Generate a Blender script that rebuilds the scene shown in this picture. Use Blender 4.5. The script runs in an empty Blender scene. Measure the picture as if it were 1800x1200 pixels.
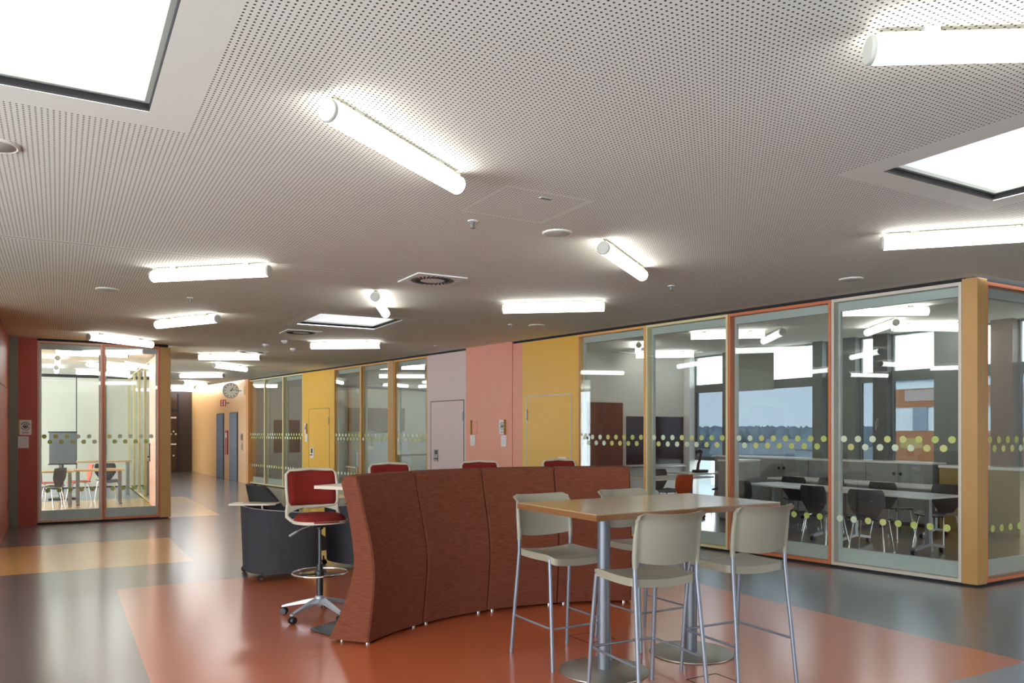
import bpy, math, random
from mathutils import Vector, Matrix
random.seed(7)
C = bpy.context.scene.collection
PI = math.pi
H_CEIL = 3.10

# ------------------------------------------------------------------ materials
def lin(c):
    def f(v):
        v /= 255.0
        return v / 12.92 if v <= 0.04045 else ((v + 0.055) / 1.055) ** 2.4
    return (f(c[0]), f(c[1]), f(c[2]), 1.0)

def newmat(name):
    m = bpy.data.materials.new(name)
    m.use_nodes = True
    nt = m.node_tree
    for n in list(nt.nodes):
        nt.nodes.remove(n)
    out = nt.nodes.new('ShaderNodeOutputMaterial')
    return m, nt, out

def mathn(nt, op, a, b=None, c=None):
    n = nt.nodes.new('ShaderNodeMath')
    n.operation = op
    for i, v in enumerate((a, b, c)):
        if v is None:
            continue
        if isinstance(v, (int, float)):
            n.inputs[i].default_value = v
        else:
            nt.links.new(v, n.inputs[i])
    return n.outputs[0]

def mixc(nt, fac, a, b):
    n = nt.nodes.new('ShaderNodeMix')
    n.data_type = 'RGBA'
    for sock, v in ((n.inputs[0], fac), (n.inputs[6], a), (n.inputs[7], b)):
        if hasattr(v, 'links') or hasattr(v, 'is_linked'):
            nt.links.new(v, sock)
        else:
            sock.default_value = v
    return n.outputs[2]

def pm(name, col, rough=0.5, metal=0.0, spec=0.5, var=0.06, scale=6.0, stretch=None, bump=0.0, coat=0.0, darkvar=None):
    m, nt, out = newmat(name)
    p = nt.nodes.new('ShaderNodeBsdfPrincipled')
    nt.links.new(p.outputs[0], out.inputs[0])
    p.inputs['Roughness'].default_value = rough
    p.inputs['Metallic'].default_value = metal
    p.inputs['Specular IOR Level'].default_value = spec
    p.inputs['Coat Weight'].default_value = coat
    tc = nt.nodes.new('ShaderNodeTexCoord')
    nz = nt.nodes.new('ShaderNodeTexNoise')
    nz.inputs['Scale'].default_value = scale
    nz.inputs['Detail'].default_value = 3.0
    if stretch:
        mp = nt.nodes.new('ShaderNodeMapping')
        mp.inputs['Scale'].default_value = stretch
        nt.links.new(tc.outputs['Object'], mp.inputs[0])
        nt.links.new(mp.outputs[0], nz.inputs['Vector'])
    else:
        nt.links.new(tc.outputs['Object'], nz.inputs['Vector'])
    c = lin(col)
    k = 1 - var * 2
    d = darkvar and lin(darkvar) or (c[0] * k, c[1] * k, c[2] * k, 1)
    nt.links.new(mixc(nt, nz.outputs[0], d, tuple(min(1, v * (1 + var)) for v in c[:3]) + (1,)), p.inputs['Base Color'])
    if bump:
        b = nt.nodes.new('ShaderNodeBump')
        b.inputs['Strength'].default_value = bump
        b.inputs['Distance'].default_value = 0.002
        nt.links.new(nz.outputs[0], b.inputs['Height'])
        nt.links.new(b.outputs[0], p.inputs['Normal'])
    return m

def emit(name, col, strength):
    m, nt, out = newmat(name)
    e = nt.nodes.new('ShaderNodeEmission')
    e.inputs[0].default_value = col
    e.inputs[1].default_value = strength
    nt.links.new(e.outputs[0], out.inputs[0])
    return m

def glassmat(name, tint, base=0.06):
    m, nt, out = newmat(name)
    tr = nt.nodes.new('ShaderNodeBsdfTransparent')
    tr.inputs[0].default_value = tint
    gl = nt.nodes.new('ShaderNodeBsdfGlossy')
    gl.inputs['Roughness'].default_value = 0.0
    gl.inputs[0].default_value = (0.95, 0.97, 0.97, 1)
    g = nt.nodes.new('ShaderNodeNewGeometry')
    dt = nt.nodes.new('ShaderNodeVectorMath')
    dt.operation = 'DOT_PRODUCT'
    nt.links.new(g.outputs['Normal'], dt.inputs[0])
    nt.links.new(g.outputs['Incoming'], dt.inputs[1])
    a = mathn(nt, 'ABSOLUTE', dt.outputs['Value'])
    f = mathn(nt, 'POWER', mathn(nt, 'SUBTRACT', 1.0, a), 4.5)
    f = mathn(nt, 'ADD', mathn(nt, 'MULTIPLY', f, 1 - base), base)
    mx = nt.nodes.new('ShaderNodeMixShader')
    nt.links.new(f, mx.inputs[0])
    nt.links.new(tr.outputs[0], mx.inputs[1])
    nt.links.new(gl.outputs[0], mx.inputs[2])
    nt.links.new(mx.outputs[0], out.inputs[0])
    return m

M = {}
M['coral'] = pm('coral_panel', (224, 150, 124), 0.45, var=0.02)
M['coral_dark'] = pm('coral_panel_deep', (178, 84, 70), 0.42, var=0.02)
M['orange_wall'] = pm('orange_red_panel', (172, 80, 56), 0.42, var=0.02)
M['yellow'] = pm('yellow_panel', (222, 172, 62), 0.38, var=0.02)
M['lilac'] = pm('lilac_panel', (208, 186, 184), 0.45, var=0.02)
M['amber'] = pm('amber_post', (186, 142, 80), 0.4, var=0.05, stretch=(3, 3, 0.6), scale=3)
M['peach'] = pm('peach_panel', (236, 184, 122), 0.32, var=0.03, stretch=(8, 8, 0.6))
M['peach_deep'] = pm('peach_panel_deep', (222, 150, 78), 0.35, var=0.03)
M['fr_amber'] = pm('frame_amber', (226, 168, 92), 0.4, var=0.02)
M['fr_cream'] = pm('frame_cream', (222, 206, 158), 0.4, var=0.02)
M['fr_orange'] = pm('frame_terracotta', (204, 116, 76), 0.4, var=0.02)
M['fr_grey'] = pm('frame_pale_grey', (206, 196, 182), 0.4, var=0.02)
M['fr_pink'] = pm('frame_pinkish', (214, 170, 148), 0.4, var=0.02)
M['inner'] = pm('inner_rail', (186, 194, 188), 0.4, var=0.02)
M['black'] = pm('shadow_gap', (26, 24, 24), 0.7, var=0.02)
M['white'] = pm('white_paint', (236, 236, 234), 0.6, var=0.01)
M['shaft'] = pm('shaft_white', (246, 246, 248), 0.8, var=0.01)
M['plain'] = pm('plain_ceiling', (238, 236, 223), 0.8, var=0.01)
M['groove'] = pm('ceiling_groove', (96, 92, 84), 0.8, var=0.01)
M['hall_wall'] = pm('grey_wall_paint', (206, 204, 198), 0.7, var=0.01)
M['room_wall'] = pm('room_wall_paint', (202, 200, 190), 0.7, var=0.01)
M['glassboard'] = pm('green_grey_cladding', (214, 216, 198), 0.12, var=0.02)
M['gap_grey'] = pm('door_gap_grey', (112, 110, 112), 0.5, var=0.02)
M['gap_pale'] = pm('door_gap_pale', (196, 188, 168), 0.4, var=0.02)
M['steel'] = pm('brushed_steel', (146, 148, 150), 0.36, 0.75, var=0.03, stretch=(2, 2, 60))
M['pole'] = pm('satin_grey_pole', (112, 116, 124), 0.42, 0.5, var=0.02)
M['steel_base'] = pm('satin_steel_base', (168, 166, 156), 0.36, 0.85, var=0.03)
M['chrome'] = pm('chrome', (216, 216, 216), 0.12, 1.0, var=0.01)
M['silver_tube'] = pm('silver_powder_tube', (126, 131, 142), 0.38, 0.45, var=0.02)
M['alu'] = pm('cast_aluminium', (176, 182, 190), 0.35, 0.6, var=0.02)
M['beige_plastic'] = pm('beige_plastic', (142, 137, 120), 0.42, var=0.02)
M['beige_frame'] = pm('beige_chair_frame', (186, 178, 160), 0.45, var=0.02)
M['red_fabric'] = pm('red_upholstery', (120, 34, 27), 0.9, spec=0.2, var=0.14, scale=40, stretch=(1, 1, 12), bump=0.3)
M['rust_fabric'] = pm('rust_woven_fabric', (114, 66, 47), 0.92, spec=0.15, var=0.25, scale=1.0, stretch=(16, 16, 100), bump=0.4, darkvar=(84, 44, 32))
M['seam'] = pm('dark_seam', (58, 24, 20), 0.9, var=0.05)
M['charcoal'] = pm('charcoal_fabric', (62, 64, 68), 0.85, spec=0.2, var=0.12, scale=60, bump=0.2)
M['charcoal2'] = pm('dark_cushion_fabric', (50, 50, 50), 0.9, spec=0.2, var=0.12, scale=60, bump=0.2)
M['piping'] = pm('grey_piping', (140, 142, 140), 0.6)
M['laminate'] = pm('tan_laminate', (156, 130, 100), 0.16, var=0.06, scale=4, stretch=(14, 1.2, 1))
M['wood_edge'] = pm('brown_wood_edge', (124, 82, 46), 0.4, var=0.12, scale=6, stretch=(1, 1, 14))
M['pale_top'] = pm('pale_tablet_top', (206, 192, 170), 0.35, var=0.03)
M['white_top'] = pm('white_table_top', (228, 226, 220), 0.2, var=0.01)
M['maple'] = pm('maple_top', (212, 176, 126), 0.35, var=0.08, scale=3, stretch=(1, 10, 1))
M['rubber'] = pm('black_rubber', (28, 28, 30), 0.45, var=0.05)
M['black_plastic'] = pm('black_plastic', (36, 36, 38), 0.38, var=0.05)
M['dark_metal'] = pm('dark_metal_plate', (74, 78, 84), 0.4, 0.5, var=0.03)
M['cabinet'] = pm('grey_cabinet', (142, 144, 142), 0.45, var=0.02)
M['olive'] = pm('olive_board', (150, 128, 74), 0.6, var=0.03)
M['board_brown'] = pm('brown_pinboard', (116, 66, 50), 0.7, var=0.06)
M['board_dark'] = pm('dark_slate_board', (44, 44, 50), 0.14, var=0.04)
M['board_white'] = pm('white_board', (210, 216, 222), 0.2, var=0.01)
M['mullion'] = pm('grey_mullion', (104, 110, 106), 0.45, var=0.03)
M['mullion_dark'] = pm('dark_mullion', (72, 76, 76), 0.45, var=0.03)
M['mullion_brown'] = pm('brown_mullion', (120, 96, 76), 0.45, var=0.03)
M['blind'] = pm('grey_blind', (132, 136, 122), 0.8, var=0.02)
M['door_blue'] = pm('blue_grey_door', (84, 96, 114), 0.4, var=0.03)
M['dark_door'] = pm('dark_brown_door', (58, 44, 36), 0.22, var=0.05)
M['bronze_glass'] = pm('bronze_door_glass', (78, 52, 32), 0.12, var=0.2, scale=1.0, stretch=(5, 5, 0.3))
M['red'] = pm('signal_red', (172, 30, 26), 0.4, var=0.03)
M['sign_white'] = pm('sign_paper', (226, 222, 218), 0.5, var=0.01)
M['sign_ink'] = pm('sign_ink', (70, 72, 78), 0.6, var=0.02)
M['ochre_edge'] = pm('ochre_holder', (176, 140, 56), 0.45, var=0.03)
M['clock_face'] = pm('clock_face', (226, 227, 222), 0.5, var=0.01)
M['dot_a'] = pm('dot_green', (182, 194, 108), 0.6, var=0.02)
M['dot_b'] = pm('dot_yellow_green', (200, 202, 128), 0.6, var=0.02)
M['dot_c'] = pm('dot_pale', (206, 220, 190), 0.6, var=0.02)
M['cap_grey'] = pm('lamp_cap', (186, 186, 176), 0.5, var=0.01)
M['orange_seat'] = pm('orange_shell', (204, 84, 40), 0.4, var=0.03)
M['black_shell'] = pm('black_shell', (46, 46, 50), 0.4, var=0.03)
M['screen_blue'] = pm('grey_blue_screen', (96, 110, 122), 0.25, var=0.04)
M['trees'] = pm('distant_trees', (136, 154, 164), 1.0, spec=0.0, var=0.2, scale=0.05)  # bluish haze of distance is mixed into the tree colour
M['land'] = pm('distant_land', (132, 146, 150), 1.0, spec=0.0, var=0.15, scale=0.02)  # land tone includes the painted haze of distance
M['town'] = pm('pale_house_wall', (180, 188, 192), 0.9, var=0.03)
M['wood_clad'] = pm('wood_cladding', (186, 118, 72), 0.6, var=0.1, scale=0.7, stretch=(1, 1, 4))
M['clad_white'] = pm('white_cladding', (244, 246, 242), 0.6, var=0.01)
M['clad_grey'] = pm('grey_cladding', (150, 162, 172), 0.6, var=0.03)
M['lit'] = emit('lit_window', (1.0, 0.78, 0.3, 1), 2.2)
M['tube'] = emit('tube_diffuser', (1.0, 0.99, 0.965, 1), 7.5)
M['glass'] = glassmat('clear_glass', (0.955, 0.98, 0.972, 1), 0.05)
M['glass_clear'] = glassmat('skylight_glass', (0.97, 0.98, 0.98, 1), 0.04)
M['glass_solar'] = glassmat('tinted_solar_glass', (0.33, 0.365, 0.39, 1), 0.05)

def opal():
    m, nt, out = newmat('opal_glazing')
    a = nt.nodes.new('ShaderNodeBsdfTransparent')
    a.inputs[0].default_value = (1, 1, 1, 1)
    b = nt.nodes.new('ShaderNodeBsdfTranslucent')
    b.inputs[0].default_value = (0.96, 0.97, 0.97, 1)
    mx = nt.nodes.new('ShaderNodeMixShader')
    mx.inputs[0].default_value = 0.35
    nt.links.new(a.outputs[0], mx.inputs[1])
    nt.links.new(b.outputs[0], mx.inputs[2])
    nt.links.new(mx.outputs[0], out.inputs[0])
    return m
M['opal'] = opal()

def perforated():
    m, nt, out = newmat('perforated_plasterboard')
    p = nt.nodes.new('ShaderNodeBsdfPrincipled')
    p.inputs['Roughness'].default_value = 0.85
    p.inputs['Specular IOR Level'].default_value = 0.2
    nt.links.new(p.outputs[0], out.inputs[0])
    g = nt.nodes.new('ShaderNodeNewGeometry')
    s = nt.nodes.new('ShaderNodeSeparateXYZ')
    nt.links.new(g.outputs['Position'], s.inputs[0])
    pitch, rad = 0.0255, 0.0052
    d = []
    for i in (0, 1):
        f = mathn(nt, 'FRACT', mathn(nt, 'DIVIDE', mathn(nt, 'ADD', s.outputs[i], 20.0), pitch))
        f = mathn(nt, 'MULTIPLY', mathn(nt, 'SUBTRACT', f, 0.5), pitch)
        d.append(mathn(nt, 'MULTIPLY', f, f))
    r = mathn(nt, 'SQRT', mathn(nt, 'ADD', d[0], d[1]))
    hole = mathn(nt, 'LESS_THAN', r, rad)
    nt.links.new(mixc(nt, hole, lin((238, 236, 223)), lin((60, 56, 50))), p.inputs['Base Color'])
    return m
M['perf'] = perforated()

def floor_mat():
    m, nt, out = newmat('vinyl_floor')
    p = nt.nodes.new('ShaderNodeBsdfPrincipled')
    nt.links.new(p.outputs[0], out.inputs[0])
    p.inputs['Roughness'].default_value = 0.40
    p.inputs['Coat Weight'].default_value = 1.0
    p.inputs['Coat IOR'].default_value = 1.66
    p.inputs['Coat Roughness'].default_value = 0.19
    p.inputs['Specular IOR Level'].default_value = 0.85
    g = nt.nodes.new('ShaderNodeNewGeometry')
    s = nt.nodes.new('ShaderNodeSeparateXYZ')
    nt.links.new(g.outputs['Position'], s.inputs[0])
    X, Y = s.outputs[0], s.outputs[1]
    def box(x0, x1, y0, y1):
        a = mathn(nt, 'MULTIPLY', mathn(nt, 'GREATER_THAN', X, x0), mathn(nt, 'LESS_THAN', X, x1))
        b = mathn(nt, 'MULTIPLY', mathn(nt, 'GREATER_THAN', Y, y0), mathn(nt, 'LESS_THAN', Y, y1))
        return mathn(nt, 'MULTIPLY', a, b)
    col = lin((82, 76, 75))
    for bx_, c in (((5.65, 13, -6, 14), (70, 76, 88)),
                   ((-6, 1.39, 10.05, 12.45), (226, 166, 66)),
                   ((-6, 2.6, 15.35, 20.1), (222, 176, 86)),
                   ((-6, 1.68, 20.1, 24.6), (92, 108, 140)),  # bluish window glare on the dark floor, painted into its colour
                   ((0.49, 5.65, 2.85, 8.63), (184, 90, 50)),
                   ((0.49, 13, -6, 2.85), (120, 130, 146)),
                   ((8.6, 13, 2.85, 4.4), (188, 138, 72)),
                   ((8.0, 12.5, 4.62, 8.0), (128, 112, 78))):
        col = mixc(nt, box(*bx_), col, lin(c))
    nz = nt.nodes.new('ShaderNodeTexNoise')
    nz.inputs['Scale'].default_value = 170
    nz.inputs['Detail'].default_value = 2
    nt.links.new(g.outputs['Position'], nz.inputs['Vector'])
    sp = mathn(nt, 'MULTIPLY_ADD', nz.outputs[0], 1.7, 0.15)
    hsv = nt.nodes.new('ShaderNodeHueSaturation')
    nt.links.new(col, hsv.inputs['Color'])
    nt.links.new(sp, hsv.inputs['Value'])
    nt.links.new(hsv.outputs[0], p.inputs['Base Color'])
    b = nt.nodes.new('ShaderNodeBump')
    b.inputs['Strength'].default_value = 0.06
    b.inputs['Distance'].default_value = 0.002
    n2 = nt.nodes.new('ShaderNodeTexNoise')
    n2.inputs['Scale'].default_value = 120
    nt.links.new(g.outputs['Position'], n2.inputs['Vector'])
    nt.links.new(n2.outputs[0], b.inputs['Height'])
    nt.links.new(b.outputs[0], p.inputs['Normal'])
    return m
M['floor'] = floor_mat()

# ------------------------------------------------------------------ mesh builder
class MB:
    def __init__(self):
        self.v, self.f, self.m = [], [], []
    def add(self, vs, fs, mi=0):
        o = len(self.v)
        self.v += [tuple(p) for p in vs]
        self.f += [tuple(i + o for i in q) for q in fs]
        self.m += [mi] * len(fs)
        return self
    def box(self, x0, x1, y0, y1, z0, z1, mi=0):
        v = [(x, y, z) for z in (z0, z1) for y in (y0, y1) for x in (x0, x1)]
        return self.add(v, [(0, 2, 3, 1), (4, 5, 7, 6), (0, 1, 5, 4), (2, 6, 7, 3), (0, 4, 6, 2), (1, 3, 7, 5)], mi)
    def tube(self, pts, r, seg=10, closed=False, mi=0):
        pts = [Vector(p) for p in pts]
        n = len(pts)
        rs = r if isinstance(r, (list, tuple)) else [r] * n
        tang = []
        for i in range(n):
            if closed:
                t = pts[(i + 1) % n] - pts[i - 1]
            else:
                t = pts[min(i + 1, n - 1)] - pts[max(i - 1, 0)]
            tang.append(t.normalized())
        up = Vector((0, 0, 1)) if abs(tang[0].z) < 0.9 else Vector((1, 0, 0))
        nrm = (up - tang[0] * up.dot(tang[0])).normalized()
        vs, fs = [], []
        for i in range(n):
            nrm = (nrm - tang[i] * nrm.dot(tang[i])).normalized()
            bi = tang[i].cross(nrm)
            for k in range(seg):
                a = 2 * PI * k / seg
                vs.append(pts[i] + (nrm * math.cos(a) + bi * math.sin(a)) * rs[i])
        for i in range(n if closed else n - 1):
            j = (i + 1) % n
            for k in range(seg):
                k2 = (k + 1) % seg
                fs.append((i * seg + k, i * seg + k2, j * seg + k2, j * seg + k))
        if not closed:
            fs.append(tuple(range(seg - 1, -1, -1)))
            fs.append(tuple((n - 1) * seg + k for k in range(seg)))
        return self.add(vs, fs, mi)
    def lathe(self, prof, seg=32, c=(0, 0), mi=0):
        vs, fs = [], []
        n = len(prof)
        for (r, z) in prof:
            for k in range(seg):
                a = 2 * PI * k / seg
                vs.append((c[0] + r * math.cos(a), c[1] + r * math.sin(a), z))
        for i in range(n - 1):
            for k in range(seg):
                k2 = (k + 1) % seg
                fs.append((i * seg + k, i * seg + k2, (i + 1) * seg + k2, (i + 1) * seg + k))
        fs.append(tuple(range(seg - 1, -1, -1)))
        fs.append(tuple((n - 1) * seg + k for k in range(seg)))
        return self.add(vs, fs, mi)
    def prism(self, poly, z0, z1, mi=0):
        n = len(poly)
        vs = [(x, y, z0) for x, y in poly] + [(x, y, z1) for x, y in poly]
        fs = [tuple(range(n - 1, -1, -1)), tuple(range(n, 2 * n))]
        fs += [(i, (i + 1) % n, n + (i + 1) % n, n + i) for i in range(n)]
        return self.add(vs, fs, mi)
    def slab(self, fn, nu, nv, mi=0):
        """closed slab: fn(u,v,s) with s=0 lower skin and s=1 upper skin"""
        vs, fs = [], []
        for s_ in (0, 1):
            for j in range(nv + 1):
                for i in range(nu + 1):
                    vs.append(fn(i / nu, j / nv, s_))
        W = nu + 1
        N = W * (nv + 1)
        for j in range(nv):
            for i in range(nu):
                a = j * W + i
                fs.append((a, a + W, a + W + 1, a + 1))
                fs.append((N + a, N + a + 1, N + a + W + 1, N + a + W))
        for i in range(nu):
            fs.append((i, i + 1, N + i + 1, N + i))
            a = nv * W + i
            fs.append((a + 1, a, N + a, N + a + 1))
        for j in range(nv):
            a = j * W
            fs.append((a + W, a, N + a, N + a + W))
            b = a + nu
            fs.append((b, b + W, N + b + W, N + b))
        return self.add(vs, fs, mi)
    def xf(self, mat):
        self.v = [tuple(mat @ Vector(p)) for p in self.v]
        return self
    def build(self, name, mats, parent=None, loc=None, rz=0.0, smooth=40, bevel=0.0, seg=2):
        me = bpy.data.meshes.new(name)
        me.from_pydata(self.v, [], self.f)
        if not isinstance(mats, (list, tuple)):
            mats = [mats]
        for m in mats:
            me.materials.append(m)
        me.polygons.foreach_set('material_index', self.m)
        if smooth:
            me.polygons.foreach_set('use_smooth', [True] * len(me.polygons))
            me.set_sharp_from_angle(angle=math.radians(smooth))
        me.update()
        o = bpy.data.objects.new(name, me)
        C.objects.link(o)
        if parent is not None:
            o.parent = parent
        if loc is not None:
            o.location = loc
        o.rotation_euler = (0, 0, rz)
        if bevel:
            b = o.modifiers.new('edge', 'BEVEL')
            b.width = bevel
            b.segments = seg
            b.limit_method = 'ANGLE'
            b.angle_limit = math.radians(50)
        return o

def tag(o, label, cat, group=None, kind=None):
    o['label'] = label
    o['category'] = cat
    if group:
        o['group'] = group
    if kind:
        o['kind'] = kind
    return o

def thing(name, label, cat, loc=(0, 0, 0), rz=0.0, group=None, kind=None):
    o = bpy.data.objects.new(name, None)
    o.empty_display_size = 0.1
    C.objects.link(o)
    o.location = loc
    o.rotation_euler = (0, 0, rz)
    return tag(o, label, cat, group, kind)

def copy_tree(o, parent=None):
    c = o.copy()
    C.objects.link(c)
    if parent is not None:
        c.parent = parent
    for ch in list(o.children):
        copy_tree(ch, c)
    return c

def dup(proto, used, loc, rz, label, group=None):
    o = proto if not used else copy_tree(proto)
    o.location = loc
    o.rotation_euler = (0, 0, rz)
    o['label'] = label
    if group:
        o['group'] = group
    return o

def arc(cx, cy, r, a0, a1, n):
    return [(cx + r * math.cos(a0 + (a1 - a0) * i / n), cy + r * math.sin(a0 + (a1 - a0) * i / n)) for i in range(n + 1)]

# ------------------------------------------------------------------ the slanted glazed wall
WX, WY = 7.89, 4.59
_l = math.hypot(4.91 - WX, 24.0 - WY)
UX, UY = (4.91 - WX) / _l, (24.0 - WY) / _l
W_ROT = math.atan2(UY, UX)                      # local x runs along the wall away from the camera; local -y is the room side
def wpt(t, off=0.0):
    """point on the wall line; off > 0 towards the hall"""
    return (WX + UX * t - UY * off, WY + UY * t + UX * off)
def wall_x(y):
    return WX + UX * (y - WY) / UY

# ------------------------------------------------------------------ floor, ceiling
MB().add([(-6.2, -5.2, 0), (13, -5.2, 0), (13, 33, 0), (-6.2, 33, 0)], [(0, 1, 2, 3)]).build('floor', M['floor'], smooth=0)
tag(bpy.data.objects['floor'], 'glossy vinyl floor in dark grey with orange and ochre rectangles', 'floor', kind='structure')

def clip(poly, a, b, c):
    """keep a*x+b*y<=c"""
    out = []
    for i in range(len(poly)):
        p, q = poly[i], poly[(i + 1) % len(poly)]
        dp, dq = a * p[0] + b * p[1] - c, a * q[0] + b * q[1] - c
        if dp <= 0:
            out.append(p)
        if (dp < 0 < dq) or (dq < 0 < dp):
            k = dp / (dp - dq)
            out.append((p[0] + (q[0] - p[0]) * k, p[1] + (q[1] - p[1]) * k))
    return out

SKY = [(-0.80, 0.38, 3.00, 4.18), (4.26, 5.44, 1.75, 2.95), (2.98, 4.14, 10.2, 11.38)]
SEAMS = [-2.4, -1.0, 0.45, 7.42, 8.82, 10.22, 11.62, 13.02, 14.42, 15.82, 17.22, 18.62, 20.02, 21.42, 22.82, 24.22, 25.62, 27.02, 28.42, 29.82]
HATCH = (2.44, 3.12, 4.29, 4.97)
BOARD = []
def ceiling():
    mg = 0.19
    xs, ys = {-6.2, 13.0, -0.72, 1.72}, {-5.2, 33.0, 4.4, 15.1}
    for x0, x1, y0, y1 in SKY:
        xs |= {x0, x1, x0 - mg, x1 + mg}
        ys |= {y0, y1, y0 - mg, y1 + mg}
    for e in (0, 0.035):
        xs |= {HATCH[0] + e, HATCH[1] - e}
        ys |= {HATCH[2] + e, HATCH[3] - e}
    for s in SEAMS:
        ys |= {s - 0.05, s - 0.006, s + 0.006, s + 0.05}
    xs, ys = sorted(xs), sorted(ys)
    mb = MB()
    na, nb = UY, -UX                            # wall normal towards the rooms
    wc = na * WX + nb * WY
    for i in range(len(xs) - 1):
        for j in range(len(ys) - 1):
            x0, x1, y0, y1 = xs[i], xs[i + 1], ys[j], ys[j + 1]
            cx, cy = (x0 + x1) / 2, (y0 + y1) / 2
            mi = 0
            if any(a < cx < b and c < cy < d for a, b, c, d in SKY):
                continue
            if any(a - mg < cx < b + mg and c - mg < cy < d + mg for a, b, c, d in SKY):
                mi = 1
            elif HATCH[0] < cx < HATCH[1] and HATCH[2] < cy < HATCH[3]:
                if not (HATCH[0] + .035 < cx < HATCH[1] - .035 and HATCH[2] + .035 < cy < HATCH[3] - .035):
                    mi = 1
            else:
                for s in SEAMS:
                    if abs(cy - s) < 0.006:
                        mi = 2
                    elif abs(cy - s) < 0.05:
                        mi = 1
            poly = [(x0, y0), (x1, y0), (x1, y1), (x0, y1)]
            if cy > 4.4:
                inner = clip(poly, na, nb, wc - 0.16)
                strip = clip(clip(poly, na, nb, wc + 0.02), -na, -nb, -(wc - 0.16))
                if len(strip) > 2:
                    mb.add([(x, y, H_CEIL) for x, y in reversed(strip)], [tuple(range(len(strip)))], 1)
                poly = inner
            if len(poly) > 2:
                mb.add([(x, y, H_CEIL) for x, y in reversed(poly)], [tuple(range(len(poly)))], mi)
    o = mb.build('ceiling', [M['perf'], M['plain'], M['groove']], smooth=0)
    tag(o, 'pale perforated plasterboard ceiling over the whole hall with plain borders round the skylights', 'ceiling', kind='structure')
ceiling()

# classroom ceiling sits higher
cl = [wpt(-0.12, -0.02), (13, 4.45), (13, 24.2), wpt(19.9, -0.02)]
o = MB().add([(x, y, 3.25) for x, y in reversed(cl)], [(0, 1, 2, 3)]).build('ceiling', M['plain'], smooth=0)
tag(o, 'smooth grey ceiling of the classrooms behind the slanted glass wall', 'ceiling', kind='structure')

sk_lab = ['white skylight opening at the ceiling above the left side, nearest the camera',
          'white skylight opening at the right side of the ceiling, above the stools',
          'small distant skylight opening in the middle of the ceiling beside a short tube lamp']
for (x0, x1, y0, y1), lb in zip(SKY, sk_lab):
    t = thing('skylight', lb, 'skylight', ((x0 + x1) / 2, (y0 + y1) / 2, H_CEIL), group='skylights in the hall ceiling')
    a, b = (x1 - x0) / 2, (y1 - y0) / 2
    zt = 0.85
    w = MB()
    th = 0.04
    for e in ((-a - th, -a, -b - th, b + th), (a, a + th, -b - th, b + th), (-a, a, -b - th, -b), (-a, a, b, b + th)):
        w.box(*e, 0.045, zt)
    w.build('shaft', M['shaft'], t, smooth=0)
    k = MB()
    for e in ((-a - .03, -a + .0, -b - .03, b + .03), (a, a + .03, -b - .03, b + .03), (-a, a, -b - .03, -b), (-a, a, b, b + .03)):
        k.box(*e, 0.012, 0.045)
    k.build('shadow_gap', M['black'], t, smooth=0)
    k = MB()
    r = 0.022
    for e in ((-a, -a + r, -b, b), (a - r, a, -b, b), (-a + r, a - r, -b, -b + r), (-a + r, a - r, b - r, b)):
        k.box(*e, 0.04, 0.06)
    k.build('rim', M['cap_grey'], t, smooth=0)
    MB().box(-a - th, a + th, -b - th, b + th, zt, zt + 0.02).build('pane', M['glass_clear'], t, smooth=0)

# ------------------------------------------------------------------ glazed panels of the setting
def dots_mesh(width, side, rows, seed):
    mb = MB()
    rnd = random.Random(seed)
    for z, off in rows:
        x = 0.1 + off
        k = rnd.randint(0, 5)
        while x < width - 0.09:
            mi = (0, 0, 1, 2, 2, 1)[(k // 2) % 6]
            n = 18
            r = 0.037
            y0 = -0.001 * side
            ring = [(x + r * math.cos(2 * PI * i / n), y0, z + r * math.sin(2 * PI * i / n)) for i in range(n)]
            ring2 = [(p[0], y0 - 0.0012 * side, p[2]) for p in ring]
            fs = [tuple(range(n)), tuple(range(2 * n - 1, n - 1, -1))] + [(i, n + i, n + (i + 1) % n, (i + 1) % n) for i in range(n)]
            mb.add(ring + ring2, fs, mi)
            x += 0.165
            k += 1
    return mb

WIN_N = [0]
def glass_panel(origin, rz, width, frame, label, side=1, z0=0.025, z1=3.06, fw=0.034, rows=True, inner=True, seed=0, depth=0.1):
    """local x along the panel; the room behind lies at local y*side > 0"""
    WIN_N[0] += 1
    t = thing('window_%d' % WIN_N[0], label, 'window', (origin[0], origin[1], 0), rz, kind='structure')
    def yb(a, b):
        return (min(a * side, b * side), max(a * side, b * side))
    f = MB()
    g = 0.003
    y0, y1 = yb(0, depth)
    f.box(g, fw, y0, y1, z0, z1)
    f.box(width - fw, width - g, y0, y1, z0, z1)
    f.box(fw, width - fw, y0, y1, z0, z0 + fw)
    f.box(fw, width - fw, y0, y1, z1 - fw, z1)
    f.build('frame', frame, t, smooth=0)
    y0, y1 = yb(0.02, 0.03)
    MB().box(fw, width - fw, y0, y1, z0 + fw, z1 - fw).build('pane', M['glass'], t, smooth=0)
    if inner:
        f = MB()
        y0, y1 = yb(depth, depth + 0.05)
        f.box(0.0, 0.06, y0, y1, z0, z1)
        f.box(width - 0.06, width, y0, y1, z0, z1)
        f.box(0.06, width - 0.06, y0, y1, z0, z0 + 0.19)
        f.box(0.06, width - 0.06, y0, y1, z1 - 0.13, z1)
        f.build('inner_frame', M['inner'], t, smooth=0)
    if rows:
        rw = [(1.465, 0.0), (1.375, 0.0825), (0.56, 0.05)]
        d = dots_mesh(width, side, rw, seed)
        d.v = [(p[0], p[1] + 0.02 * side, p[2]) for p in d.v]
        o = d.build('dot_band', [M['dot_a'], M['dot_b'], M['dot_c']], t, smooth=0)
        o['label'] = 'rows of small round green and white stickers'
    return t

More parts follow.
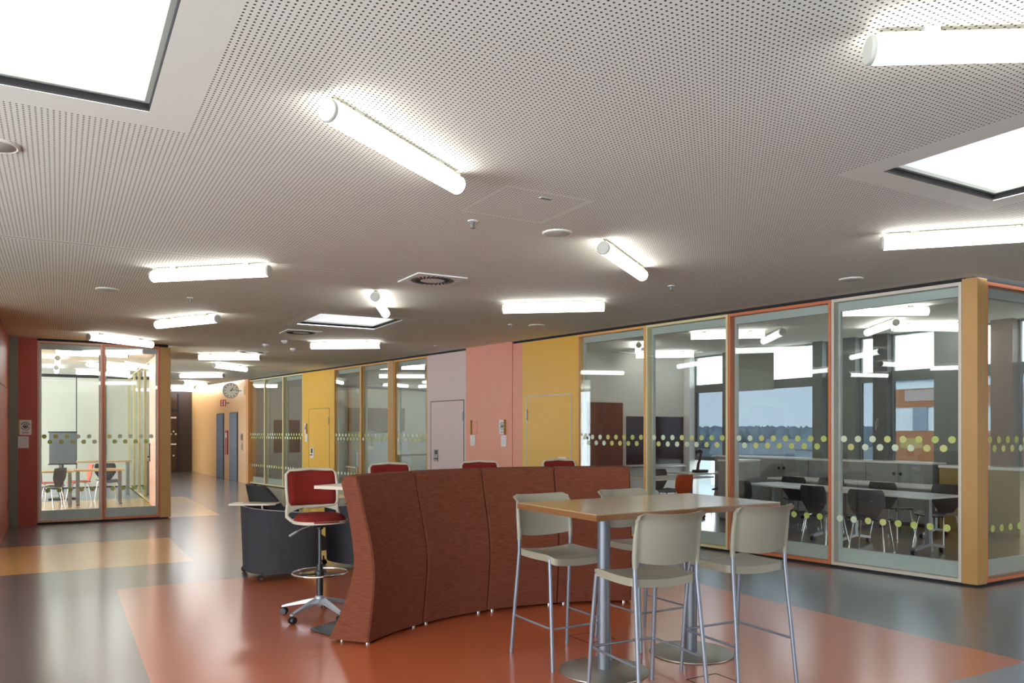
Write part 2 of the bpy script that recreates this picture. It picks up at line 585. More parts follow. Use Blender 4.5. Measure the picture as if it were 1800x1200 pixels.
WN = 'full-height glass panel of the slanted wall, '
GL = [(0.0, 1.40, 'fr_grey', WN + 'pale grey frame, next to the amber corner post'),
      (1.40, 2.81, 'fr_orange', WN + 'terracotta frame, behind the right-hand stools'),
      (2.81, 4.21, 'fr_cream', WN + 'cream frame, between the terracotta and amber frames'),
      (4.21, 5.62, 'fr_amber', WN + 'amber frame, directly beside the near yellow door panel'),
      (9.95, 11.27, 'fr_amber', WN + 'amber frame, beside the lilac door panel'),
      (11.50, 12.77, 'fr_amber', WN + 'amber frame, just beyond the solid amber mullion'),
      (12.77, 14.12, 'fr_amber', WN + 'amber frame, right up against the far yellow door panel'),
      (15.92, 17.22, 'fr_cream', WN + 'cream frame, just past the far yellow door panel'),
      (17.22, 18.54, 'fr_cream', WN + 'cream frame, middle of the last three before the peach wall'),
      (18.54, 19.87, 'fr_cream', WN + 'cream frame, meeting the peach wall below the clock')]
for i, (a, b, fc, lb) in enumerate(GL):
    glass_panel(wpt(a), W_ROT, b - a, M[fc], lb, side=-1, seed=i + 1)

def wall_panel(name, a, b, mat, label, z0=0.025, z1=3.06, dep=0.15, off=0.0):
    o = MB().box(a, b, -dep, off, z0, z1).build(name, mat, None, (WX, WY, 0), W_ROT, smooth=0)
    return tag(o, label, 'wall panel', kind='structure')
wall_panel('wall_right', 5.62, 6.975, M['yellow'], 'near yellow wall panel with a flush door in the slanted wall')
wall_panel('wall_right', 6.975, 7.238, M['coral'], 'narrow coral strip of wall between the yellow panel and the coral pillar')
wall_panel('wall_right', 7.238, 8.61, M['coral'], 'wide coral wall panel reaching the ceiling and carrying two sign holders', 0.0, 3.1, off=0.012)
wall_panel('wall_right', 8.61, 9.95, M['lilac'], 'pale lilac wall panel with a flush door')
wall_panel('trim_1', 11.27, 11.50, M['amber'], 'solid amber mullion between two glass panels of the slanted wall', off=0.01)
wall_panel('wall_right', 14.12, 15.92, M['yellow'], 'far yellow wall panel with a flush door near the peach wall')
for nm, a, b, lb in (('trim_2', -0.02, 7.238, 'black shadow gap above the near half of the slanted glass wall'),
                     ('trim_3', 8.61, 19.87, 'black shadow gap above the far half of the slanted glass wall')):
    o = MB().box(a, b, -0.13, -0.02, 3.06, 3.25).build(nm, M['black'], None, (WX, WY, 0), W_ROT, smooth=0)
    tag(o, lb, 'shadow gap', kind='structure')
o = MB().box(-0.1, 19.87, -0.13, -0.02, 0, 0.025).build('baseboard_right', M['black'], None, (WX, WY, 0), W_ROT, smooth=0)
tag(o, 'black recessed plinth line under the slanted glass wall', 'plinth', kind='structure')

# corner post and the glass front that turns away
cp = wpt(0, 0)
c2 = wpt(-0.144, 0)
poly = [cp, c2, (8.085, c2[1]), (8.085, c2[1] + 0.15), (cp[0] + 0.13, cp[1] + 0.02)]
o = MB().prism([poly[i] for i in (4, 3, 2, 1, 0)][::-1], 0.02, 3.085).build('trim_4', M['amber'], smooth=0)
tag(o, 'broad amber wooden corner post where the glass wall turns', 'post', kind='structure')
FY = c2[1] + 0.01
for i, (x0, lb) in enumerate(((8.087, 'terracotta framed glass panel turning away right of the amber corner post'),
                              (9.56, 'terracotta framed glass panel second from the corner post on the front side'),
                              (11.03, 'terracotta framed glass panel third from the corner post on the front side'))):
    glass_panel((x0, FY), 0, 1.47, M['fr_orange'], lb, side=1, seed=31 + i)
o = MB().box(c2[0] + 0.02, 12.5, FY + 0.02, FY + 0.13, 3.06, 3.25).build('trim_5', M['black'], smooth=0)
tag(o, 'black shadow gap above the glass front right of the corner post', 'shadow gap', kind='structure')
o = MB().box(c2[0] + 0.02, 12.5, FY + 0.02, FY + 0.13, 0, 0.025).build('baseboard_front', M['black'], smooth=0)
tag(o, 'black plinth line under the glass front right of the corner post', 'plinth', kind='structure')

# flush doors in the slanted wall (local x along the wall, +y towards the hall)
DN = [0]
def flush_door(a, b, mat, gap, ztop, label, hinge_near):
    DN[0] += 1
    t = thing('door_%d' % DN[0], label, 'door', (WX, WY, 0), W_ROT, kind='structure')
    g = 0.022
    f = MB()
    f.box(a, a + g, 0.0, 0.006, 0.03, ztop)
    f.box(b - g, b, 0.0, 0.006, 0.03, ztop)
    f.box(a + g, b - g, 0.0, 0.006, ztop - g, ztop)
    f.build('door_frame', gap, t, smooth=0)
    MB().box(a + g, b - g, 0.0, 0.004, 0.03, ztop - g).build('leaf', mat, t, smooth=0)
    hx = a + 0.005 if hinge_near else b - 0.04
    for hz in (0.35, ztop - 0.32):
        MB().box(hx, hx + 0.03, 0.004, 0.02, hz - 0.09, hz + 0.09).build('hinge', M['steel'], t, smooth=0)
    return t
d1 = flush_door(5.745, 6.869, M['yellow'], M['gap_pale'], 2.15, 'yellow flush door with pale outline near the glass panels', False)
k = MB().box(5.84, 6.03, 0.004, 0.03, 1.06, 1.14).build('handle_plate', M['white'], d1, smooth=0)
MB().box(5.87, 5.90, 0.03, 0.04, 1.08, 1.11).build('keyhole', M['black_plastic'], k, smooth=0)
d2 = flush_door(8.683, 9.836, M['lilac'], M['gap_grey'], 2.15, 'lilac flush door with steel handle plate', True)
k = MB().box(9.56, 9.70, 0.004, 0.016, 0.96, 1.20).build('handle_plate', M['steel'], d2, smooth=0)
MB().tube([(9.63, 0.016, 1.02), (9.63, 0.06, 1.02), (9.52, 0.06, 1.02)], 0.011).box(9.59, 9.65, 0.016, 0.03, 1.10, 1.18).build('handle', M['black_plastic'], k)
d3 = flush_door(14.35, 15.55, M['yellow'], M['ochre_edge'], 2.13, 'far yellow flush door with white handle plate', True)
k = MB().box(15.22, 15.42, 0.004, 0.02, 0.88, 1.14).build('handle_plate', M['sign_white'], d3, smooth=0)
MB().tube([(15.32, 0.02, 0.96), (15.32, 0.06, 0.96), (15.24, 0.06, 0.96)], 0.014).box(15.28, 15.36, 0.02, 0.03, 1.0, 1.12).build('handle', M['black_plastic'], k)

# ------------------------------------------------------------------ signs
def emblem(mb, cx, cz, y, s):
    """ring of lettering blocks round a small crest, on plane y (thickness outwards)"""
    for a0, a1, n in ((25, 155, 11), (200, 340, 10)):
        for i in range(n):
            a = math.radians(a0 + (a1 - a0) * i / (n - 1))
            w = 0.0042 * s
            x, z = cx + 0.05 * s * math.cos(a), cz + 0.05 * s * math.sin(a)
            mb.box(x - w, x + w, y, y + 0.0015, z - 0.006 * s, z + 0.006 * s)
    ring = arc(cx, cz, 0.027 * s, 0, 2 * PI * 23 / 24, 23)
    mb.tube([(p[0], y + 0.001, p[1]) for p in ring], 0.004 * s, 6, True)
    mb.box(cx - 0.012 * s, cx + 0.012 * s, y, y + 0.0015, cz - 0.016 * s, cz + 0.01 * s)
    mb.box(cx - 0.02 * s, cx - 0.014 * s, y, y + 0.0015, cz - 0.012 * s, cz + 0.002 * s)
    mb.box(cx + 0.014 * s, cx + 0.02 * s, y, y + 0.0015, cz - 0.012 * s, cz + 0.002 * s)

def sign(loc, rz, label, full=True, dx=0.0, holder_x=1):
    t = thing('door_sign', label, 'sign', loc, rz)
    if full:
        MB().box(-0.085, 0.085, 0, 0.012, 0.0, 0.25).build('plate', M['sign_white'], t, bevel=0.002)
        e = MB()
        emblem(e, 0, 0.145, 0.012, 1.25)
        for k in range(2):
            e.box(-0.045, 0.045, 0.012, 0.0132, 0.03 + 0.016 * k, 0.036 + 0.016 * k)
        o = e.build('lettering', M['sign_ink'], t, smooth=0)
    else:
        MB().box(-0.085, 0.085, 0, 0.003, 0.0, 0.25).build('plate', M['coral'], t, smooth=0)
        for x in (-0.07, 0.07):
            for z in (0.02, 0.23):
                MB().tube([(x, 0.003, z), (x, 0.012, z)], 0.007, 8).build('screw', M['steel'], t)
    MB().box(holder_x * 0.085, holder_x * 0.085 + 0.022, 0, 0.03, -0.005, 0.255).build('edge_strip', M['ochre_edge'], t, smooth=0)
    p = MB().box(-0.075 + dx, 0.075 + dx, 0, 0.018, -0.215, -0.02).build('name_card', M['sign_white'], t, bevel=0.002)
    e = MB()
    e.box(-0.055 + dx, 0.0 + dx, 0.018, 0.0192, -0.062, -0.05)
    for k in range(4):
        e.box(-0.055 + dx, 0.055 + dx, 0.018, 0.019, -0.095 - k * 0.025, -0.091 - k * 0.025)
    e.build('card_lines', M['cap_grey'], p, smooth=0)
    return t
def on_wall(t, z, off=0.013):
    p = wpt(t, off)
    return (p[0], p[1], z)
sign(on_wall(7.50, 1.50), W_ROT, 'door sign with round emblem on the coral panel, above a white card', True, -0.05, -1)
sign(on_wall(8.33, 1.50), W_ROT, 'empty sign holder with one white card below, on the coral panel', False, 0.04, 1)
sign(on_wall(15.72, 1.50, 0.001), W_ROT, 'door sign with emblem and card on the far yellow panel', True, -0.06, -1)

# ------------------------------------------------------------------ left glass room
BY = 15.25
o = MB().box(-0.86, -0.70, 11.5, 15.4, 0, H_CEIL).build('wall_left', M['orange_wall'], smooth=0)
tag(o, 'orange red wall at the far left edge running towards the camera', 'wall', kind='structure')
DN[0] += 1
t = thing('door_%d' % DN[0], 'orange flush cupboard door with steel hinges at the far left edge', 'door', (-0.70, 12.6, 0), PI / 2, kind='structure')
MB().box(0.05, 1.75, -0.012, 0.0, 0.05, 2.2).build('leaf', M['orange_wall'], t, smooth=0)
MB().box(0.05, 1.75, -0.012, 0.0, 2.215, 3.0).build('upper_leaf', M['orange_wall'], t, smooth=0)
for z in (0.4, 1.85):
    MB().box(1.76, 1.80, -0.02, 0.0, z - 0.08, z + 0.08).build('hinge', M['steel'], t, smooth=0)
o = MB().box(-0.70, -0.58, BY - 0.08, BY + 0.06, 0, H_CEIL).build('trim_6', M['blind'], smooth=0)
tag(o, 'grey corner post between the left wall and the coral panel', 'post', kind='structure')
o = MB().box(-0.58, -0.31, BY, BY + 0.12, 0.0, H_CEIL).build('wall_back', M['coral_dark'], smooth=0)
tag(o, 'coral wall panel left of the glass room, carrying a sign', 'wall panel', kind='structure')
sign((-0.475, BY, 1.49), PI, 'door sign with round emblem on the coral panel left of the glass room', True, 0.03, 1)
glass_panel((-0.31, BY), 0, 0.97, M['fr_pink'], 'pinkish framed glass panel of the left glass room, beside the coral panel', 1, z0=0.03, seed=41)
glass_panel((0.66, BY), 0, 0.90, M['fr_orange'], 'terracotta framed glass panel of the left glass room, beside the amber post', 1, z0=0.03, seed=42)
o = MB().box(1.56, 1.74, BY - 0.01, BY + 0.16, 0.02, 3.05).build('trim_7', M['amber'], smooth=0)
tag(o, 'amber corner post of the left glass room', 'post', kind='structure')
for nm, z0, z1, lb in (('trim_8', 3.06, 3.1, 'black shadow gap above the left glass room'), ('baseboard_left', 0, 0.03, 'black plinth under the left glass room')):
    o = MB().box(-0.38, 1.70, BY + 0.02, BY + 0.12, z0, z1).build(nm, M['black'], smooth=0)
    tag(o, lb, 'shadow gap', kind='structure')
# side of the glass room (along the corridor)
for i, (y0, w, lb) in enumerate(((15.42, 1.25, 'side glass panel of the left glass room just behind the amber post'),
                                 (18.25, 1.5, 'side glass panel of the left glass room beyond the pink door'),
                                 (19.75, 1.5, 'side glass panel of the left glass room, second beyond the pink door'),
                                 (21.25, 1.5, 'side glass panel of the left glass room, third beyond the pink door'),
                                 (22.75, 1.75, 'side glass panel of the left glass room ending at its back wall'))):
    glass_panel((1.74, y0), PI / 2, w, M['fr_cream'], lb, side=1, rows=False, inner=False, seed=50 + i, fw=0.03, depth=0.06)
DN[0] += 1
t = thing('door_%d' % DN[0], 'salmon pink door with dark handle in the side of the left glass room', 'door', (1.74, 16.70, 0), PI / 2, kind='structure')
MB().box(0.0, 1.52, 0.0, 0.08, 0.02, 3.05).build('leaf', pm('salmon_door', (240, 186, 164), 0.35, var=0.02), t, smooth=0)
MB().tube([(1.36, 0.08, 1.02), (1.36, 0.13, 1.02), (1.24, 0.13, 1.02)], 0.014).box(1.33, 1.39, 0.08, 0.095, 0.92, 1.3).build('handle', M['black_plastic'], t)
# back wall of the glass room: cladding with dark joints
t = thing('wall_far', 'green grey clad back wall of the left glass room with dark joints', 'wall', (0, 24.55, 0), 0, kind='structure')
xs = [-6.0, -3.7, -2.4, -1.2, 0.42, 1.05, 1.74]
pn, jt = MB(), MB()
for i in range(len(xs) - 1):
    pn.box(xs[i] + 0.012, xs[i + 1] - 0.012, 0, 0.05, 0.03, 3.02)
jt.box(-6.0, 1.74, 0.02, 0.08, 0.0, 3.1)
pn.build('cladding', M['glassboard'], t, smooth=0)
jt.build('joint', M['black'], t, smooth=0)
# ochre stile in the back wall
o = MB().box(0.98, 1.09, 24.48, 24.55, 0.02, 3.02).build('trim_9', M['fr_amber'], smooth=0)
tag(o, 'narrow amber stile on the back wall of the left glass room', 'post', kind='structure')

# ------------------------------------------------------------------ corridor end and peach wall
PA, PB = Vector((4.87, 24.2)), Vector((4.5, 32.75))
PU = (PB - PA).normalized()
P_ROT = math.atan2(PU.y, PU.x)
PL = (PB - PA).length
o = MB().box(0.0, PL, -0.2, 0.0, 0, H_CEIL).build('wall_right', M['peach'], None, (PA.x, PA.y, 0), P_ROT, smooth=0)
tag(o, 'glossy peach corridor wall with two blue grey doors', 'wall', kind='structure')
o = MB().box(-0.16, 0.10, -0.22, 0.02, 0, H_CEIL).build('trim_10', M['peach_deep'], None, (PA.x, PA.y, 0), P_ROT, smooth=0)
tag(o, 'deeper orange edge of the peach wall beside the last glass panel', 'post', kind='structure')
def peach_t(px):
    k = (px - 900) / 1380.0
    rx, ry = 0.8660254 * k + 0.5, -0.5 * k + 0.8660254
    det = rx * (-PU.y) + PU.x * ry
    return (rx * PA.y - ry * PA.x) / det
def plain_door(t0, t1, label, hz=1.05):
    DN[0] += 1
    t = thing('door_%d' % DN[0], label, 'door', (PA.x, PA.y, 0), P_ROT, kind='structure')
    MB().box(t0, t1, 0, 0.012, 0, 2.16).build('door_frame', M['dark_metal'], t, smooth=0)
    l = MB().box(t0 + 0.05, t1 - 0.05, 0.012, 0.03, 0.01, 2.11).build('leaf', M['door_blue'], t, smooth=0)
    x = t0 + 0.13
    MB().box(x - 0.03, x + 0.03, 0.03, 0.036, hz - 0.1, hz + 0.1).tube([(x, 0.036, hz), (x, 0.085, hz), (x + 0.12, 0.085, hz)], 0.011).build('handle', M['steel'], l)
plain_door(1.15, 2.25, 'blue grey door in the peach wall below the clock, nearer one')
plain_door(3.05, 4.15, 'blue grey door in the peach wall beyond the red cabinet')
def on_peach(s, z, off=0.0):
    return (PA.x + PU.x * s - PU.y * off, PA.y + PU.y * s + PU.x * off, z)
t = thing('hose_cabinet', 'narrow red fire equipment cabinet between the two blue grey doors', 'fire cabinet', on_peach(2.65, 0.8), P_ROT)
MB().box(-0.17, 0.17, 0, 0.03, 0, 0.78).build('body', M['red'], t, bevel=0.004)
MB().box(-0.10, 0.10, 0.03, 0.034, 0.55, 0.70).build('symbol', M['sign_white'], t, smooth=0)
t = thing('intercom', 'black and grey intercom panel on the peach wall beside the nearer door', 'intercom', on_peach(0.62, 1.28), P_ROT)
MB().box(-0.07, 0.07, 0, 0.03, 0, 0.20).build('housing', M['steel'], t, bevel=0.003)
MB().box(-0.045, 0.045, 0.03, 0.034, 0.03, 0.17).build('display', M['black_plastic'], t, smooth=0)
t = thing('call_panel', 'slim grey call panel under the black intercom on the peach wall', 'call panel', on_peach(0.62, 0.97), P_ROT)
MB().box(-0.06, 0.06, 0, 0.02, 0, 0.26).build('plate', M['cap_grey'], t, bevel=0.002)
MB().box(-0.03, 0.03, 0.02, 0.024, 0.04, 0.2).build('grille', M['mullion_dark'], t, smooth=0)
t = thing('switch_plate', 'small pale switch on the deep orange edge right of the clock', 'switch', on_peach(0.34, 2.66), P_ROT)
MB().box(-0.06, 0.06, 0, 0.02, 0, 0.24).build('plate', M['fr_cream'], t, bevel=0.003)
MB().box(-0.03, 0.03, 0.02, 0.03, 0.04, 0.12).build('rocker', M['white'], t, bevel=0.003)

def disc(mb, r, y0, y1, n=40, cx=0, cz=0, mi=0):
    a = [(cx + r * math.cos(2 * PI * i / n), y0, cz + r * math.sin(2 * PI * i / n)) for i in range(n)]
    b = [(p[0], y1, p[2]) for p in a]
    fs = [tuple(range(n)), tuple(range(2 * n - 1, n - 1, -1))] + [(i, n + i, n + (i + 1) % n, (i + 1) % n) for i in range(n)]
    return mb.add(a + b, fs, mi)
# projecting clock, faces the hall (-y)
t = thing('wall_clock', 'round grey clock with dark numerals showing about ten past one above the doors', 'clock', (4.52, 24.9, 2.79))
disc(MB(), 0.235, -0.03, 0.05).build('case', M['steel_base'], t)
disc(MB(), 0.215, -0.034, -0.03).build('face', M['clock_face'], t)
for i in range(12):
    q = MB().box(-0.011, 0.011, -0.037, -0.034, 0.155, 0.20)
    q.xf(Matrix.Rotation(i * PI / 6, 4, 'Y'))
    q.build('numeral', M['sign_ink'], t, smooth=0)
for nme, ang, ln, w in (('hour_hand', 37, 0.11, 0.010), ('minute_hand', 79, 0.17, 0.007)):
    q = MB().box(-w, w, -0.042, -0.038, -0.03, ln)
    q.xf(Matrix.Rotation(math.radians(ang), 4, 'Y'))
    q.build(nme, M['black_plastic'], t, smooth=0)
MB().box(0.21, 0.31, -0.01, 0.02, -0.015, 0.015).build('bracket', M['steel'], t, smooth=0)
# projecting red sign with white figures
t = thing('fire_sign', 'small red projecting sign with white symbols below the clock', 'sign', (4.56, 26.4, 2.36))
MB().box(-0.085, 0.085, -0.006, 0.006, 0.0, 0.20).build('plate', M['red'], t, smooth=0)
s_ = MB()
disc(s_, 0.02, -0.009, -0.006, 14, -0.038, 0.165)
s_.box(-0.058, -0.020, -0.009, -0.006, 0.02, 0.085)
s_.box(-0.056, -0.022, -0.009, -0.006, 0.10, 0.14)
s_.prism([(0.02, -0.009), (0.055, -0.009), (0.055, -0.006), (0.02, -0.006)], 0.02, 0.13)
disc(s_, 0.022, -0.009, -0.006, 14, 0.038, 0.155)
s_.build('symbol', M['sign_white'], t, smooth=0)
MB().box(0.085, 0.19, -0.004, 0.004, 0.08, 0.12).build('bracket', M['steel'], t, smooth=0)

o = MB().box(1.60, 4.62, 32.75, 32.95, 0, H_CEIL).build('wall_back', M['dark_door'], smooth=0)
tag(o, 'dark brown wall closing the end of the corridor', 'wall', kind='structure')
DN[0] += 1
t = thing('door_%d' % DN[0], 'dark bronze glass double door with white bars at the end of the corridor', 'door', (1.95, 32.75, 0), 0, kind='structure')
for x0 in (0.05, 1.05):
    l = MB().box(x0, x0 + 0.95, -0.04, 0.0, 0.05, 2.98).build('leaf', M['bronze_glass'], t, smooth=0)
    b = MB()
    for z in (1.06, 2.08):
        b.box(x0 + 0.02, x0 + 0.93, -0.065, -0.04, z - 0.03, z + 0.03)
    b.build('bar', M['sign_white'], l, smooth=0)
    d = MB()
    for z in (1.55, 1.45, 0.62):
        for k in range(5):
            disc(d, 0.035, -0.042, -0.04, 12, x0 + 0.15 + k * 0.17 + (0.08 if z == 1.45 else 0), z)
    d.build('dot_band', M['dot_c'], l, smooth=0)
f = MB()
f.box(0.0, 0.05, -0.05, 0, 0, 3.0).box(1.0, 1.05, -0.05, 0, 0, 3.0).box(2.0, 2.06, -0.05, 0, 0, 3.0).box(0.05, 1.0, -0.05, 0, 2.30, 2.40).box(1.05, 2.0, -0.05, 0, 2.30, 2.40)
f.build('door_frame', M['black'], t, smooth=0)

# ------------------------------------------------------------------ unseen sides of the hall with daylight openings
def daylight_wall(name, axis, at, a0, a1, th, openings, z0, z1, label):
    mb = MB()
    def put(p, q, zz0, zz1):
        if q - p < 1e-4 or zz1 - zz0 < 1e-4:
            return
        if axis == 'x':
            mb.box(at, at + th, p, q, zz0, zz1)
        else:
            mb.box(p, q, at, at + th, zz0, zz1)
    cur = a0
    for (p, q) in openings:
        put(cur, p, 0, 3.25)
        put(p, q, 0, z0)
        put(p, q, z1, 3.25)
        cur = q
    put(cur, a1, 0, 3.25)
    o = mb.build(name, M['hall_wall'], smooth=0)
    return tag(o, label, 'wall', kind='structure')
daylight_wall('wall_west', 'x', -6.2, -5.2, 24.7, 0.15, [(-4.8, -1.6), (-1.3, 2.0), (2.3, 5.4), (16.0, 23.8)], 0.15, 3.0, 'west side wall of the hall with tall window openings')
daylight_wall('wall_south', 'y', -5.2, -6.05, 12.6, 0.15, [(-5.5, -2.0), (9.5, 12.3)], 0.6, 2.9, 'wall behind the camera with tall window openings')
o = MB().box(1.6, 1.74, 24.7, 30.2, 0, H_CEIL).box(1.6, 1.74, 31.6, 32.75, 0, H_CEIL).box(1.6, 1.74, 30.2, 31.6, 0, 0.1).box(1.6, 1.74, 30.2, 31.6, 2.2, H_CEIL).build('wall_left', M['hall_wall'], smooth=0)
tag(o, 'pale corridor wall with a tall opening, opposite the two blue grey doors', 'wall', kind='structure')
o = MB().box(-6.05, -0.86, 11.5, 11.65, 0, H_CEIL).build('wall_left', M['hall_wall'], smooth=0)
tag(o, 'pale wall beyond the left edge joining the orange wall', 'wall', kind='structure')

# ------------------------------------------------------------------ classroom shell and facade
o = MB().box(wall_x(13.6) + 0.2, 12.6, 13.6, 13.72, 0, 3.25).build('wall_far', M['room_wall'], smooth=0)
tag(o, 'pale end wall of the classroom with a brown board and a slate board', 'wall', kind='structure')
o = MB().box(wall_x(20.0) + 0.2, 12.6, 20.0, 20.12, 0, 3.25).build('wall_far', M['room_wall'], smooth=0)
tag(o, 'pale end wall of the middle room with a brown pinboard and white panel', 'wall', kind='structure')
o = MB().box(4.9, 12.6, 24.3, 24.42, 0, 3.25).build('wall_far', M['room_wall'], smooth=0)
tag(o, 'pale end wall of the last room next to the peach wall', 'wall', kind='structure')
FX = 12.5
daylight_wall('wall_right', 'x', FX, -5.2, 24.4, 0.22, [(-4.6, -1.4), (4.75, 13.45)], 0.0, 3.24, 'outer facade wall of the classrooms')
# facade members: tops of windows are white opal, lower panes tinted
bays = [(12.42, 13.42), (10.08, 12.28), (9.45, 9.86), (8.80, 9.15), (7.66, 8.52), (6.76, 6.98), (4.78, 6.44)]
blab = ['facade window next to the slate board in the classroom corner',
        'widest facade window with view of the distant trees',
        'slim facade window just right of the widest one, behind the terracotta frame',
        'slim facade window left of the dark mullion with the handle',
        'facade window showing the wood clad building opposite',
        'narrow facade window just right of the amber corner post',
        'facade window at the right edge beyond the brown mullion']
for (y0, y1), lb in zip(bays, blab):
    WIN_N[0] += 1
    t = thing('window_%d' % WIN_N[0], lb, 'window', (FX + 0.06, y0, 0), PI / 2, kind='structure')
    w = y1 - y0
    f = MB()
    f.box(0, 0.025, -0.06, 0.0, 0.9, 3.24).box(w - 0.025, w, -0.06, 0.0, 0.9, 3.24)
    f.box(0.025, w - 0.025, -0.06, 0, 2.42, 2.60).box(0.025, w - 0.025, -0.06, 0, 0.9, 0.98).box(0.025, w - 0.025, -0.06, 0, 3.215, 3.24)
    f.build('frame', M['mullion'], t, smooth=0)
    n = max(1, round((w - 0.1) / 1.0))
    for k in range(n):
        a = 0.025 + (w - 0.05) * k / n
        b = 0.025 + (w - 0.05) * (k + 1) / n
        MB().box(a + 0.006, b - 0.006, -0.035, -0.025, 2.60, 3.215).build('upper_pane', M['opal'], t, smooth=0)
    MB().box(0.025, w - 0.025, -0.035, -0.025, 0.98, 2.42).build('pane', M['glass_solar'], t, smooth=0)
for i, (y0, y1, mt, dp, lb) in enumerate(((13.42, 13.6, 'white', 0.1, 'white facade pier in the classroom corner'),
                                         (12.28, 12.42, 'mullion', 0.08, 'grey facade mullion left of the widest window'),
                                         (9.86, 10.08, 'mullion', 0.08, 'grey facade mullion right of the widest window'),
                                         (9.15, 9.45, 'mullion', 0.08, 'grey facade mullion between the two slim windows'),
                                         (8.52, 8.80, 'mullion_dark', 0.08, 'dark facade mullion with a window handle'),
                                         (6.98, 7.66, 'mullion', 0.12, 'broad grey pier behind the pale grey glass frame'),
                                         (6.44, 6.76, 'mullion_brown', 0.12, 'brownish facade mullion right of the amber corner post'),
                                         (4.6, 4.78, 'mullion', 0.2, 'grey facade pier at the front corner'))):
    o = MB().box(FX - dp, FX + 0.1, y0, y1, 0, 3.25).build('trim_%d' % (11 + i), M[mt], smooth=0)
    tag(o, lb, 'mullion', kind='structure')
t = thing('window_handle', 'steel window handle on the dark facade mullion', 'handle', (FX - 0.085, 8.70, 1.70), PI / 2)
MB().box(-0.025, 0.025, -0.004, 0.012, -0.08, 0.08).build('plate', M['steel'], t, bevel=0.003)
MB().tube([(0, 0.012, 0.03), (0, 0.05, 0.03), (0, 0.05, -0.12)], 0.011).build('grip', M['steel'], t)
t = thing('roller_blind', 'grey green roller blind half lowered in the widest classroom window', 'blind', (FX - 0.10, 11.49, 0))
MB().box(-0.01, 0.0, -0.5, 0.5, 2.42, 3.18).build('cloth', M['blind'], t, smooth=0)
MB().tube([(0, -0.52, 3.2), (0, 0.52, 3.2)], 0.035, 14).build('roller', M['mullion'], t)
MB().box(-0.015, 0.005, -0.5, 0.5, 2.39, 2.42).build('bottom_bar', M['steel'], t, smooth=0)

# ------------------------------------------------------------------ outdoors
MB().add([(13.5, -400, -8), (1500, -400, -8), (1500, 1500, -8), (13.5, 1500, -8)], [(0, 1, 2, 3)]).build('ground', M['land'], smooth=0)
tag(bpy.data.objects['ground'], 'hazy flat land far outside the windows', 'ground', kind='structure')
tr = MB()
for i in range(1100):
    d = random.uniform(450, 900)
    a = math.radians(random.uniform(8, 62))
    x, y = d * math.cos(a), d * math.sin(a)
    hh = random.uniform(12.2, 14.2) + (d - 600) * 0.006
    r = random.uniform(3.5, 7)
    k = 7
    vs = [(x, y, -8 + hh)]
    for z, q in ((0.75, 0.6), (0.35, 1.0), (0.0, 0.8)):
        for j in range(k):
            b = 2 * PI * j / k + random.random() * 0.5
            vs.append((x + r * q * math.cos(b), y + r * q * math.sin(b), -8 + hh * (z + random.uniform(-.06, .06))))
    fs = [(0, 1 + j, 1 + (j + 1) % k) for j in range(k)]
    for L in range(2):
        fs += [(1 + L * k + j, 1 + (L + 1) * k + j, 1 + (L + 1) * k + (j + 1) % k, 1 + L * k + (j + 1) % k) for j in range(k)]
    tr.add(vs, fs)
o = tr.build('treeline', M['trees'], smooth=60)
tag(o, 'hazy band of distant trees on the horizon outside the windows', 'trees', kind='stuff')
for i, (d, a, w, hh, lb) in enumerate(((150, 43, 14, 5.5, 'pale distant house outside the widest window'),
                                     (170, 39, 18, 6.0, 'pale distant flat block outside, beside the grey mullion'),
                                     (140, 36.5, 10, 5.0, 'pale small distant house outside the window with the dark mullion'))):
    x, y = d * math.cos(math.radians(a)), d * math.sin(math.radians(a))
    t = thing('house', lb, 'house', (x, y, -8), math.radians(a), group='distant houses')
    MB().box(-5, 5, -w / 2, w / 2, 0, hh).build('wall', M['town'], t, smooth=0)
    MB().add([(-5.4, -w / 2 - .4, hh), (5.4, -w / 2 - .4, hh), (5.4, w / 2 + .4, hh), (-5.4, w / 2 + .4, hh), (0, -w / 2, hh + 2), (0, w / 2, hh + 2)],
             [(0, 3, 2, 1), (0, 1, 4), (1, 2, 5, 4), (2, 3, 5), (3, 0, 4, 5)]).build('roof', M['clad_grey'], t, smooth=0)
# opposite wing
t = thing('building', 'wood and white clad building wing opposite, seen through the classroom windows', 'building', (60, 0, -8))
MB().box(0, 20, 5, 40.5, 0, 13.6).build('wall', M['clad_white'], t, smooth=0)
MB().box(-0.3, 20, 5, 40.6, 13.6, 14.9).build('roof_band', M['clad_grey'], t, smooth=0)
MB().box(-0.15, 0, 5, 40.5, 13.0, 13.6).build('white_band', M['clad_white'], t, smooth=0)
MB().box(-0.12, 0, 5, 40.5, 11.5, 13.0).build('wood_cladding', M['wood_clad'], t, smooth=0)
MB().box(-0.12, 0, 5, 40.5, 6.6, 9.6).build('wood_cladding', M['wood_clad'], t, smooth=0)
for k in range(5):
    y = 38.2 - k * 4.0
    MB().box(-0.16, -0.02, y - 0.6, y + 0.6, 9.6, 11.5).build('window', M['clad_grey'], t, smooth=0)
    MB().box(-0.16, -0.1, y - 1.3, y + 1.3, 12.0, 12.9).build('window', pm('pinkish_window', (196, 168, 156), 0.3), t, smooth=0)
    MB().box(-0.16, -0.1, y - 0.2, y + 1.7, 8.2, 9.0).build('lit_window', M['lit'], t, smooth=0)
MB().box(-1.6, -0.2, 5, 40, 6.2, 7.0).build('balcony_rail', M['clad_grey'], t, smooth=0)

